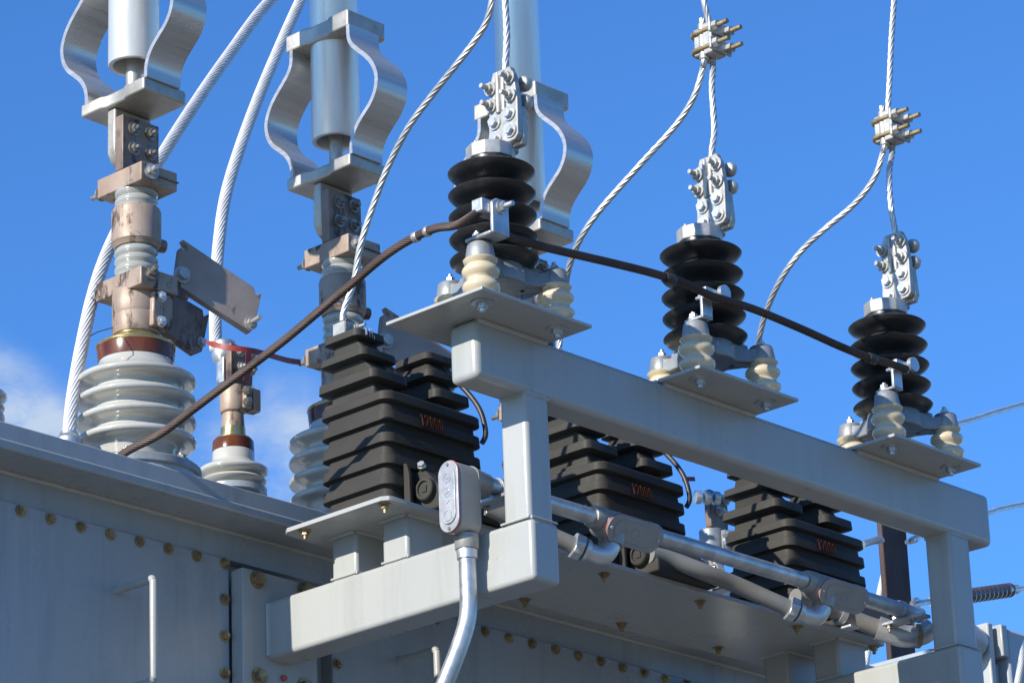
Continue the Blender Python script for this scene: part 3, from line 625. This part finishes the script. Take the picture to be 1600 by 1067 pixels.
    # lower yoke, rod, straps, bus tube, upper yoke
    def yoke(x0, z0, z1, name, hole):
        pts = [(x0, .787), (x0+.100, .787), (x0+.106, .795), (x0+.106, .952), (x0+.100, .960), (x0, .960), (x0, .908), (x0+.0055, .895), (x0+.0055, .850), (x0, .838)]
        return MB().prism(pts, 'z', z0, z1).build(name, 'alu_plate', t, bevel=.0035, seg=3)
    yoke(-.7409, 4.4040, 4.4285, 'lower_yoke', 0)
    MB().cyl((-.6815, .883, 4.4280), (-.6815, .883, 4.56), .0138, .0138, 20).build('guide_rod', 'alu_plate', t)
    tb = MB().lathe((-.6815, .883, 0), [(.0375, 4.545), (.0375, 4.5005), (.0385, 4.4985), (.0455, 4.4985), (.0465, 4.5000), (.0465, 5.9)], 56, caps=False).build('bus_tube', 'pipe', t, smooth=50)
    MB().cyl((-.6815, .883, 4.545), (-.6815, .883, 4.548), .0378, .0378, 40).build('tube_plug', 'dark_bolt', t)
    yoke(-.7385, 4.6960, 4.7310, 'upper_yoke', 1)
    half = [(.0785, 4.6975), (.0800, 4.6690), (.0880, 4.6520), (.1050, 4.6340), (.1240, 4.6160), (.1400, 4.5960), (.1500, 4.5740), (.1520, 4.5560), (.1470, 4.5340), (.1340, 4.5140), (.1160, 4.4980), (.0990, 4.4820), (.0880, 4.4660), (.0820, 4.4480), (.0810, 4.4270)]
    c = smooth_path([(0, a, z) for a, z in half], .006)
    for s in (-1, 1):
        th = .0085; vs = []
        for i, p in enumerate(c):
            tg = (c[min(i+1, len(c)-1)]-c[max(i-1, 0)]).normalized(); n = V((0, tg.z, -tg.y))*(th/2)
            a, b = p+n, p-n; xa, xb = -.7380, -.6585
            vs.append([(xa, .867+s*a.y, a.z), (xb, .867+s*a.y, a.z), (xb, .867+s*b.y, b.z), (xa, .867+s*b.y, b.z)])
        MB().loft(vs).build('strap', 'alu', t, smooth=40)
    # hinged switch blades
    def blade(pts, y0, y1, B, mat='blade', studs=()):
        o = MB().prism(pts, 'y', y0, y1).build('switch_blade', mat, B, bevel=.0012)
        for (x, z, r, st) in studs: MB().bolt((x, y0, z), (0, -1, 0), r, st, 1.4).build('bolt', 'connector', o, smooth=30)
        return o
    # the open blade stands a little skewed to the frame
    ca, sa = math.cos(R(14)), math.sin(R(14)); hx, hy = -.6205, .846
    mb = MB().prism([(0.0161, 4.1481), (0.0181, 4.1522), (0.0265, 4.1464), (0.0317, 4.1486), (0.0317, 4.1561), (0.0252, 4.1598), (0.0213, 4.1678), (0.1671, 4.1012), (0.1696, 4.0884), (0.1742, 4.0899), (0.1822, 4.0933), (0.1725, 4.0516), (0.1669, 4.0258), (0.1584, 4.0131), (0.0121, 4.0768), (0.0069, 4.0832)], 'y', 0.0, .0165)
    mb.v = [(hx+p[0]*ca+p[1]*sa, hy-p[0]*sa+p[1]*ca, p[2]) for p in mb.v]
    ob = mb.build('switch_blade', 'blade', t, bevel=.0012)
    for q, z, r, sd in ((0.0186, 4.0978, .0115, 0), (0.1584, 4.0304, .0090, .026)):
        MB().bolt((hx+q*ca, hy-q*sa, z), (-sa, -ca, 0), r, sd, 1.4).build('bolt', 'connector', ob, smooth=30)
    blade([(-.6422, 4.0440), (-.6056, 4.0585), (-.5487, 4.0462), (-.5455, 4.0300), (-.5405, 4.0330), (-.5323, 4.0430), (-.5507, 3.9657), (-.5646, 3.9573), (-.6453, 3.9834)], .845, .862, t, 'bronze_dark', studs=((-.5535, 3.9820, .0070, 0),))
    return t
B1 = bushing(); B1['label'] = 'tall grey bushing at far left with an open bronze switch blade and aluminium bus tube'
B2 = dup(B1, (-.1735, .867, 3.700), 'tall bushing with bus tube rising behind the leftmost black voltage transformer')
B3 = dup(B1, (.3565, .867, 3.716), 'tall bushing with bus tube and curved straps behind the left surge arrester')

# ------------------------------------------------------------------ small bushings
def small_bushing(cx, cy, label, h=0.0):
    t = thing('small_bushing', label, 'bushing', (cx, cy, 3.697+h), 'small bushings on the tank lid')
    MB().lathe((cx, cy, h), [(.040, 3.697), (.042, 3.699), (.050, 3.703), (.060, 3.7075), (.0625, 3.711), (.060, 3.7150), (.046, 3.7175),
        (.046, 3.7195), (.052, 3.7215), (.0625, 3.7255), (.0660, 3.7300), (.0650, 3.7345), (.060, 3.7380), (.0470, 3.7445), (.0410, 3.7480), (.0400, 3.7520), (.0398, 3.7690), (.0385, 3.7710)], 56).build('porcelain', 'porcelain', t, smooth=60)
    MB().lathe((cx, cy, h), [(.0375, 3.7708), (.0395, 3.7718), (.0385, 3.7905), (.0365, 3.7935)], 40).build('gasket_ring', 'amber', t)
    MB().lathe((cx, cy, h), [(.0345, 3.7932), (.0335, 3.7968), (.0240, 3.7985), (.0232, 3.8180)], 40).build('brass_cap', 'brass', t)
    MB().lathe((cx, cy, h), [(.0222, 3.8178), (.0200, 3.846), (.0190, 3.848)], 36).build('stem', 'bronze', t)
    return t
S1 = small_bushing(-.2970, 1.040, 'small bushing with amber ring under a thick aluminium cable, between the two tall grey bushings', .1115)
S2 = small_bushing(.8010, .800, 'small bushing with amber ring, its grey clamp seen under the beam between two black transformers')
S3 = small_bushing(-1.115, .800, 'small bushing at far left, only the edge of its porcelain in view')
def stem_clamp(cx, cy, S, mats, flip=1, h=0.0):
    c = MB(); c.lathe((cx, cy, h), [(.0225, 3.8470), (.0245, 3.852), (.0250, 3.898), (.0235, 3.901)], 28)
    c.prism([(cx+.002, cy-.034), (cx+.040, cy-.034), (cx+.046, cy-.026), (cx+.046, cy-.006), (cx+.020, cy), (cx+.002, cy)], 'z', 3.853+h, 3.896+h)
    c = c.build('stem_clamp', mats[0], S, bevel=.003)
    MB().box(cx+.018, cx+.0195, cy-.0355, cy-.010, 3.851+h, 3.898+h).build('split', 'bronze_dark', c)
    for z in (3.863, 3.885): MB().bolt((cx+.006, cy-.034, z+h), (-.4, -1, 0), .0078, .004, 1.2).build('bolt', 'dark_bolt' if flip > 0 else 'galv', c, smooth=30)
    p = MB().prism([(x, z+h) for x, z in ((cx-.022, 3.9005), (cx+.032, 3.9005), (cx+.034, 3.93), (cx+.034, 3.976), (cx-.022, 3.980))], 'y', cy-.020, cy-.004)
    p = p.build('copper_pad', mats[1], S, bevel=.002)
    for dx, z in ((.002, 3.972), (.028, 3.9700), (.004, 3.9430), (.028, 3.9400)):
        MB().bolt((cx+dx, cy-.020, z-.006+h), (0, -1, 0), .0068, .008, 1.45).build('bolt', 'connector', p, smooth=30)
stem_clamp(-.2970, 1.040, S1, ('bronze', 'bronze_dark'), 1, .1115)
stem_clamp(.8010, .800, S2, ('cast', 'bronze_dark'), -1)
o = MB().cyl((.762, .760, 3.925), (.835, .72, 3.918), .010, .010, 12)
o = MB()
for k in range(3): o.lathe((.735+.017*k, .775-.010*k, 3.951), [(.006, -.008), (.0135, -.006), (.0145, .0), (.0135, .006), (.006, .008)], 20, (.86, -.5, 0))
o.build('bolt_stack', 'galv', S2)

# ------------------------------------------------------------------ conductors
wire_group = 'bare aluminium conductors'
# cable lug on the first small bushing and its cable
lug = MB(); lug.lathe((-.3080, 1.052, .1115), [(.006, 3.905), (.0145, 3.912), (.0150, 3.948), (.0215, 3.956), (.0235, 3.966), (.0235, 3.985), (.0205, 3.992), (.0165, 3.9925)], 28)
lug.box(-.323, -.288, 1.037, 1.052, 4.0165, 4.0835)
lug = lug.build('cable_lug', 'galv', bevel=.002); plain(lug, (-.308, 1.052, 4.0165)); tag(lug, 'silver cable lug at the lower end of the thick cable, on the small bushing', 'cable lug')
cable('cable', 'alu_cable', [(0.4222, 1.5200, 5.3598), (0.3561, 1.4800, 5.2589), (0.2925, 1.4500, 5.1642), (0.1912, 1.4000, 5.0213), (0.0617, 1.3400, 4.8257), (-0.0459, 1.2900, 4.6467), (-0.1190, 1.2500, 4.5143), (-0.1738, 1.2100, 4.3902), (-0.2288, 1.1600, 4.2659), (-0.2759, 1.1100, 4.1729), (-0.3277, 1.0530, 4.0850)], .0122, 14, 24, 'thick aluminium cable dropping from the sky into the silver lug of the small bushing', 'cable', wire_group, .0014, .11)
cable('cable', 'alu_cable', [(0.4423, 1.5000, 5.3433), (0.1170, 1.3500, 5.0755), (-0.1293, 1.2300, 4.8145), (-0.3416, 1.1200, 4.5783), (-0.4769, 1.0600, 4.4112), (-0.5749, 1.0200, 4.2859), (-0.6497, 0.9900, 4.1734), (-0.7037, 0.9650, 4.0706), (-0.7507, 0.9400, 3.9536), (-0.7954, 0.9100, 3.8385), (-0.8285, 0.8800, 3.7521)], .0122, 14, 24, 'thick aluminium cable passing behind the far left bushing down to the tank lid', 'cable', wire_group, .0014, .11)
cf = MB().lathe((-0.8284, 0.8800, 3.7474), [(.024, -.10), (.024, -.004), (.0165, .004), (.016, .010)], 28, (.02, .03, 1)).build('cable_fitting', 'galv', bevel=.001); plain(cf, (-0.8284, 0.8800, 3.7474)); tag(cf, 'round cable fitting on the tank lid left of the large porcelain bushing', 'cable fitting')
cable('cable', 'alu_cable', [(2.8448, 1.8552, 4.5535), (2.8539, 1.8809, 4.4896), (2.8603, 1.9140, 4.4180), (2.8684, 1.9541, 4.3305), (2.8780, 1.9881, 4.2508), (2.8949, 2.0277, 4.1469)], .0095, 12, 30, 'white aluminium cable behind the brown steel pole, mostly hidden by it', 'cable', wire_group, .0014, .11)
# thin conductors to the arresters and transformers
def thin(pts, label, r=.0057, lobes=6): return cable('conductor', 'alu_wire', pts, r, lobes, 60, label, 'conductor', wire_group, .0016, .27, 6)
thin([(-.6617, -.017, 4.10), (-.6617, -.017, 4.187), (-0.6532, -0.0150, 4.2486), (-0.6466, -0.0080, 4.3235), (-0.6422, 0.0000, 4.3989)], 'thin aluminium conductor rising from the clamp of the left arrester')
thin([(-.630, .405, 3.868), (-.629, .404, 3.892), (-0.6170, 0.3900, 3.9473), (-0.6198, 0.3700, 4.0049), (-0.6187, 0.3400, 4.0666), (-0.6198, 0.3000, 4.1280), (-0.6291, 0.2400, 4.1789), (-0.6300, 0.1800, 4.2201), (-0.6349, 0.1200, 4.2511), (-0.6319, 0.0800, 4.2807), (-0.6311, 0.0500, 4.3081), (-0.6366, 0.0300, 4.3405), (-0.6351, 0.0200, 4.3968)], 'thin aluminium conductor curving from the top edge down to the leftmost black transformer')
def u_clamp(top, label):
    c = V(top)
    t = thing('parallel_clamp', label, 'wire clamp', c, 'U-bolt clamps joining the conductors')
    k = MB()
    k.box(c.x-.019, c.x+.019, -.024, -.004, c.z-.030, c.z+.030)
    k.box(c.x-.016, c.x+.016, -.0045, .019, c.z-.026, c.z+.026)
    for dx in (-.0095, .0095): k.cyl((c.x+dx, .002, c.z-.035), (c.x+dx, .002, c.z+.035), .0088, .0088, 14)
    k.build('body', 'connector', t, bevel=.002)
    for dz in (-.0165, .0165):
        u = [c+V((-.0185, -.062, dz)), c+V((-.0185, -.03, dz)), c+V((-.0185, .010, dz)), c+V((-.0150, .021, dz)), c+V((-.006, .0265, dz)), c+V((.006, .0265, dz)), c+V((.0150, .021, dz)), c+V((.0185, .010, dz)), c+V((.0185, -.03, dz)), c+V((.0185, -.062, dz))]
        ub = MB().sweep(smooth_path(u, .003), .0044, 12).build('u_bolt', 'yellow_zinc', t, smooth=60)
        pl = MB().box(c.x-.029, c.x+.029, -.0305, -.0245, c.z+dz-.0115, c.z+dz+.0115)
        pl.build('saddle', 'connector', t, bevel=.002)
        for sx in (-.0185, .0185): MB().hexa((c.x+sx, -.0305, c.z+dz), (0, -1, 0), .0092, .0100).build('nut', 'connector', ub, smooth=30)
    return t
K2 = (-0.1091, 0.0000, 4.4203)
u_clamp(K2, 'U-bolt clamp above the middle arrester, joining two conductors near the top edge')
K3 = (0.4104, 0.0000, 4.4095)
u_clamp(K3, 'U-bolt clamp above the right arrester, joining two conductors')
thin([(-.1383, -.017, 4.10), (-.1383, -.017, 4.187), (-0.1264, -0.0165, 4.2396), (-0.1176, -0.0100, 4.3245), V(K2)+V((.0105, .000, -.04)), V(K2)+V((.0095, .002, 0)), V(K2)+V((.0080, .002, .045)), (-0.1126, 0.0000, 4.5046), (-0.1115, 0.0000, 4.5811)], 'thin aluminium conductor rising from the clamp of the middle arrester through a U-bolt clamp')
thin([(.3852, -.017, 4.10), (.3852, -.017, 4.187), (0.3788, -0.0165, 4.2408), (0.3910, -0.0100, 4.3133), V(K3)+V((.0095, .000, -.04)), V(K3)+V((.0095, .002, 0)), V(K3)+V((.0095, .002, .045)), (0.4291, 0.0000, 4.5181), (0.4459, 0.0000, 4.6102), (0.4642, 0.0000, 4.6972), (0.4785, 0.0000, 4.7838)], 'thin aluminium conductor rising from the clamp of the right arrester to the top edge')
thin([V(K2)+V((-.0095, .002, .046)), V(K2)+V((-.0095, .002, 0)), V(K2)+V((-.0105, .003, -.038)), (-0.1129, 0.0120, 4.3732), (-0.1142, 0.0300, 4.3329), (-0.1150, 0.0600, 4.2994), (-0.1234, 0.1000, 4.2642), (-0.1464, 0.1400, 4.2198), (-0.1576, 0.1900, 4.1807), (-0.1699, 0.2300, 4.1430), (-0.1684, 0.2700, 4.1103), (-0.1516, 0.3100, 4.0815), (-0.1322, 0.3400, 4.0550), (-0.1103, 0.3700, 4.0140), (-.100, .405, 3.880), (-.100, .405, 3.862)], 'thin aluminium conductor sweeping from the middle U-bolt clamp down behind the left mounting plate')
thin([V(K3)+V((-.0095, .002, .046)), V(K3)+V((-.0095, .002, 0)), V(K3)+V((-.0105, .003, -.038)), (0.4050, 0.0120, 4.3635), (0.4046, 0.0300, 4.3275), (0.4029, 0.0600, 4.2976), (0.3988, 0.1000, 4.2726), (0.3828, 0.1400, 4.2455), (0.3815, 0.1900, 4.2228), (0.3782, 0.2300, 4.1924), (0.3861, 0.2700, 4.1623), (0.4033, 0.3100, 4.1316), (0.4199, 0.3400, 4.1028), (0.4392, 0.3700, 4.0640), (.4235, .405, 3.885), (.4235, .405, 3.867)], 'thin aluminium conductor sweeping from the right U-bolt clamp down behind the middle mounting plate')
# oxidised copper ground wire, one length linking the tank and all three arresters
def cw(pts, label): return cable('ground_wire', 'copper_wire', pts, .0070, 12, 62, label, 'ground wire', 'lengths of brown copper ground wire', .0013, .13)
gw = cw([(-0.9424, 0.6300, 3.6132), (-0.9381, 0.6000, 3.6263), (-0.9215, 0.5400, 3.6432), (-0.9053, 0.4800, 3.6720), (-0.8895, 0.4200, 3.7015), (-0.8742, 0.3600, 3.7296), (-0.8592, 0.3000, 3.7595), (-0.8446, 0.2400, 3.7924), (-0.8304, 0.1800, 3.8249), (-0.8267, 0.1100, 3.8513), (-0.8237, 0.0550, 3.8640), (-0.8269, -0.0050, 3.8644), (-0.8228, -0.0500, 3.8581), (-.795, -.0795, 3.8820), (-.765, -.0800, 3.8840), (-0.7463, -0.0840, 3.8514), (-0.7070, -0.0860, 3.8507), (-0.6643, -0.0880, 3.8519), (-0.5879, -0.0880, 3.8595), (-0.4943, -0.0880, 3.8692), (-0.4009, -0.0900, 3.8767), (-0.3234, -0.0930, 3.8782), (-0.2644, -0.0955, 3.8724), (-0.2277, -0.0955, 3.8739), (-0.1399, -0.0930, 3.8789), (-0.0155, -0.0900, 3.8777), (0.0903, -0.0900, 3.8724), (0.1597, -0.0920, 3.8701), (0.2287, -0.0955, 3.8717), (0.2772, -0.0955, 3.8727)], 'brown stranded copper ground wire rising from the tank lid and sagging past all three arresters')
for p, q, r, hw, mt in (((-0.8234, 0.0410, 3.8647), (-0.8237, 0.0550, 3.8640), .0086, .004, 'connector'), ((-0.8258, 0.0130, 3.8648), (-0.8240, 0.0290, 3.8653), .0086, .003, 'connector'), ((-0.3607, -0.0915, 3.8773), (-0.4009, -0.0900, 3.8767), .0090, .010, 'black_rubber'), ((0.1803, -0.0930, 3.8697), (0.1597, -0.0920, 3.8701), .0090, .009, 'black_rubber')):
    MB().lathe(p, [(r*.93, -hw-.001), (r, -hw), (r, hw), (r*.93, hw+.001)], 20, V(p)-V(q)).build('wire_band', mt, gw)
# red danger tape
rt = MB()
def strip(pts, hw, th=.0008):
    vs = []
    P = [V(p) for p in pts]
    for i, p in enumerate(P):
        tg = (P[min(i+1, len(P)-1)]-P[max(i-1, 0)]).normalized(); n = (V((0, 0, 1))-tg*tg.z if abs(tg.z) < .7 else V((1, 0, .3))-tg*(tg.x+.3*tg.z)).normalized()*hw[i]; y = V((0, th, 0))
        vs.append([p-n, p+n, p+n+y, p-n+y])
    return vs
q = [(-0.5823, 0.8000, 3.9634), (-0.5791, 0.7650, 3.9457), (-0.5562, 0.7400, 3.9396), (-0.5222, 0.7350, 3.9418), (-0.4691, 0.7500, 3.9507), (-0.4011, 0.7800, 3.9673), (-0.3210, 0.8300, 3.9974)]
rt.loft(strip(smooth_path(q, .02), [.0020]+[.0052]*40))
q = [(-0.5402, 0.7340, 3.9382), (-0.5439, 0.7320, 3.9162), (-0.5447, 0.7330, 3.8958), (-0.5477, 0.7350, 3.8788)]
rt.loft(strip(smooth_path(q, .01), [.0062]*40))
rt = rt.build('warning_tape', 'red_tape'); plain(rt, (-0.5010, 0.7760, 3.9599)); tag(rt, 'faded red tape strung between the two tall bushings with a hanging tail', 'tape')
rt = MB().loft(strip([(0.5015, 0.6200, 3.8980), (0.5212, 0.6200, 3.9036), (0.5408, 0.6200, 3.9080)], [.0045]*3)).build('warning_tape', 'red_tape'); plain(rt, (0.5212, 0.6200, 3.9036)); tag(rt, 'short red tape end beside the black lead of the middle voltage transformer', 'tape')
o = MB().sweep(smooth_path([(-0.7744, 0.8300, 3.9499), (-0.7990, 0.8200, 3.9372), (-0.8178, 0.8200, 3.9276), (-0.8336, 0.8200, 3.9165)], .004), .0009, 6).build('stray_wire', 'black_rubber'); plain(o, (-0.7744, 0.8300, 3.9499)); tag(o, 'hair thin stray wire beside the barrel of the far left bushing', 'wire')

# ------------------------------------------------------------------ background: pole, guy wires, cabinet
pc = V((2.4194, 1.5416, 4.2469))
t = thing('steel_pole', 'dark brown weathering steel pole rising behind the right end of the beam', 'pole', (pc.x, pc.y, 0))
ax = V((2.4424, 1.5627, 4.1640))-V((2.3575, 1.4788, 4.4802)); 
top = V((2.3314, 1.4542, 4.5751))
MB().box(pc.x-.058, pc.x+.047, pc.y-.02, pc.y-.004, 0, top.z).build('shaft', 'rust_steel', t, bevel=.004)
for p in ((2.3292, 1.5121, 4.3628), (2.4018, 1.4627, 4.3658), (2.4447, 1.5015, 4.2124)):
    MB().sweep(smooth_path([V(p)+V((-.02, 0, -.005)), V(p), V(p)+V((.015, -.005, .006))], .004), .006, 10).build('eye_bolt', 'galv', t)
def line(name, pts, r, mat, label, cat, group=None):
    o = MB().sweep(smooth_path(pts, .05), r, 10).build(name, mat, smooth=60); plain(o, pts[0]); return tag(o, label, cat, group)
line('guy_rod', [(2.2581, 1.5073, 4.3403), (2.3239, 1.4996, 4.3670)], .009, 'galv', 'short grey rod between the black transformer and the brown pole', 'guy wire', 'guy wires of the brown pole')
line('guy_wire', [(2.3290, 1.4369, 4.6109), (2.6132, 1.5357, 4.7283), (2.9992, 1.6604, 4.8835), (3.4805, 1.8144, 5.0834), (6.1317, 2.7464, 6.1639)], .0075, 'alu_wire', 'upper grey guy wire running off to the right behind the right arrester', 'guy wire', 'guy wires of the brown pole')
line('guy_wire', [(2.4010, 1.4619, 4.3688), (2.4239, 1.4621, 4.3803), (2.8032, 1.5919, 4.5394), (3.0936, 1.6889, 4.6481), (3.4675, 1.8360, 4.7868), (6.2273, 2.8544, 5.7835)], .0075, 'alu_wire', 'lower grey guy wire running off to the right from behind the beam end', 'guy wire', 'guy wires of the brown pole')
a, b = V((2.6453, 1.5894, 4.2862)), V((3.3486, 1.8061, 4.5063)); d = (b-a).normalized(); L = (b-a).length
si = thing('strain_insulator', 'brown ribbed strain insulator tied to the brown pole, seen past the right post', 'insulator', a)
pr = [(.013, 0)]
n = 17
for k in range(n):
    z = L*(.03+.90*(k+.5)/n); h = L*.9/n
    pr += [(.010, z-h*.48), (.016, z-h*.30), (.0205, z-h*.08), (.0205, z+h*.08), (.016, z+h*.30), (.010, z+h*.48)]
pr += [(.013, L*.96)]
MB().lathe(a, pr, 28, d).build('sheds', 'brown_porcelain', si, smooth=60)
MB().lathe(a, [(.010, L*.955), (.0135, L*.965), (.0135, L*1.0), (.008, L*1.03)], 20, d).build('end_cap', 'galv', si)
MB().sweep(smooth_path([V((2.4549, 1.5212, 4.2139)), V((2.4868, 1.5236, 4.2322)), V((2.5517, 1.5503, 4.2559)), a+d*.005], .004), .008, 10).build('clevis', 'galv', si)
MB().sweep(smooth_path([V((2.4541, 1.5155, 4.2258)), V((2.4826, 1.5213, 4.2444)), V((2.5473, 1.5550, 4.2561))], .004), .006, 10).build('clevis', 'galv', si)
line('guy_wire', [b, (3.4545, 1.8308, 4.5383), (5.8923, 2.6977, 5.3026)], .0075, 'alu_wire', 'grey guy wire beyond the brown strain insulator', 'guy wire', 'guy wires of the brown pole')
# equipment cabinet with a cable box at the right edge
cp = V((2.3097, 1.1369, 4.0524))
cb = thing('control_cabinet', 'blue grey equipment cabinet partly hidden behind the right post, a white bracket on its corner', 'cabinet', (cp.x+.6, cp.y+.5, 0))
MB().box(cp.x, cp.x+1.3, cp.y, cp.y+1.1, .3, cp.z).build('cabinet_body', 'tank', cb, bevel=.008)
MB().box(cp.x-.026, cp.x-.002, cp.y-.004, cp.y+.075, cp.z-.075, cp.z+.004).build('corner_bracket', 'paint', cb, bevel=.003)
br = MB().box(cp.x-.062, cp.x-.040, cp.y+.010, cp.y+.080, cp.z-.31, cp.z+.005).build('mounting_bracket', 'paint', cb, bevel=.004)
for z in (cp.z-.06, cp.z-.27): MB().bolt((cp.x-.062, cp.y+.035, z), (-1, 0, 0), .011, .004).build('bolt', 'galv', br, smooth=30)
MB().box(cp.x-.040, cp.x-.0005, cp.y+.030, cp.y+.075, cp.z-.36, cp.z-.085).build('standoff', 'tank', cb, bevel=.003)
MB().cyl((cp.x-.064, cp.y+.045, cp.z-.050), (cp.x-.17, cp.y+.055, cp.z-.020), .042, .044, 28).build('drum', 'tank', cb, bevel=.01)
MB().box(cp.x-.17, cp.x-.064, cp.y+.06, cp.y+.30, cp.z-.24, cp.z-.13).build('bracket_arm', 'paint', cb, bevel=.004)
MB().box(cp.x-.05, cp.x-.004, cp.y+.02, cp.y+.085, cp.z-.75, cp.z-.42).build('mounting_bracket', 'paint', cb, bevel=.004)
MB().box(cp.x-.19, cp.x-.05, cp.y+.10, cp.y+.40, .3, cp.z-.36).build('side_duct', 'tank', cb, bevel=.006)
cable('cable', 'alu_cable', [(2.0301, 0.8752, 3.9341), (2.0284, 0.8997, 3.8936), (2.0328, 0.9178, 3.8527), (2.0388, 0.9378, 3.8051), (2.0480, 0.9658, 3.7369)], .0085, 12, 30, 'white aluminium cable crossing the blue grey cabinet at the right edge', 'cable', wire_group, .0014, .11)

# ------------------------------------------------------------------ sky, sun, camera
EL, AZ = 25.3, 0.0
sun_dir = V((-math.cos(R(EL))*math.cos(R(SUN_OFF)), math.cos(R(EL))*math.sin(R(SUN_OFF)), math.sin(R(EL))))
wd = bpy.data.worlds.new('World'); scn.world = wd; wd.use_nodes = True
nt = wd.node_tree; bg = nt.nodes['Background']
sky = nt.nodes.new('ShaderNodeTexSky'); sky.sky_type = 'NISHITA'; sky.sun_disc = False
sky.sun_elevation = R(EL); sky.sun_rotation = math.atan2(sun_dir.x, sun_dir.y) % (2*math.pi)
sky.altitude = 300; sky.air_density = 1.0; sky.dust_density = 0.4; sky.ozone_density = 2.2
tc = nt.nodes.new('ShaderNodeTexCoord')
def vdot(dirv):
    n = nt.nodes.new('ShaderNodeVectorMath'); n.operation = 'DOT_PRODUCT'
    nt.links.new(tc.outputs['Generated'], n.inputs[0]); n.inputs[1].default_value = dirv; return n.outputs['Value']
def mr(v, a, b, c=0.0, d=1.0, smooth=True):
    n = nt.nodes.new('ShaderNodeMapRange'); n.interpolation_type = 'SMOOTHSTEP' if smooth else 'LINEAR'
    nt.links.new(v, n.inputs[0])
    for k, x in zip((1, 2, 3, 4), (a, b, c, d)): n.inputs[k].default_value = x
    return n.outputs[0]
def mth(op, a, b):
    n = nt.nodes.new('ShaderNodeMath'); n.operation = op
    for k, x in ((0, a), (1, b)):
        if isinstance(x, (int, float)): n.inputs[k].default_value = x
        else: nt.links.new(x, n.inputs[k])
    return n.outputs[0]
mp = nt.nodes.new('ShaderNodeMapping'); mp.inputs['Scale'].default_value = (1, 1, 1.6); mp.inputs['Location'].default_value = (3.1, 1.7, .4)
nt.links.new(tc.outputs['Generated'], mp.inputs[0])
cl = None
for dirv, rad, amp in CLOUDS:
    m1 = mr(vdot(dirv), math.cos(rad), 1.0)
    m1 = mth('MULTIPLY', m1, amp)
    cl = m1 if cl is None else mth('ADD', cl, m1)
nz = noise(nt, mp.outputs[0], 34, 8, 0.58)
cloud = mth('MULTIPLY', mr(mth('MULTIPLY', cl, mth('ADD', -0.55, mth('MULTIPLY', nz, 3.1))), 0.06, 1.15), 0.92)
tint = mixc(nt, 1.0, sky.outputs[0], SKY_TINT, 'MULTIPLY')
nt.links.new(mixc(nt, cloud, tint, CLOUD_COL), bg.inputs['Color'])
bg.inputs['Strength'].default_value = SKY_STR
sl = bpy.data.lights.new('sun', 'SUN'); sl.energy = SUN_E; sl.angle = R(0.53); sl.color = (1.0, 0.94, 0.84)
so = bpy.data.objects.new('sun', sl); COL.objects.link(so)
so.rotation_euler = sun_dir.to_track_quat('Z', 'Y').to_euler()

cd = bpy.data.cameras.new('camera'); cd.sensor_width = 36.0; cd.lens = 125.8341; cd.clip_end = 2000; cd.clip_start = 0.1
co = bpy.data.objects.new('camera', cd); COL.objects.link(co)
co.matrix_world = Matrix(((0.684364, -0.235052, -0.690215, -4.600000), (-0.728306, -0.265656, -0.631663, -3.613200), (-0.034886, 0.934975, -0.352995, 1.700000), (0.000000, 0.000000, 0.000000, 1.000000)))
scn.camera = co
vs = scn.view_settings
scn.display_settings.display_device = 'sRGB'
vs.view_transform = 'Standard'; vs.look = 'None'; vs.exposure = EXPO; vs.gamma = 1.0; vs.use_curve_mapping = False
scn.cycles.max_bounces = 8; scn.cycles.use_denoising = True
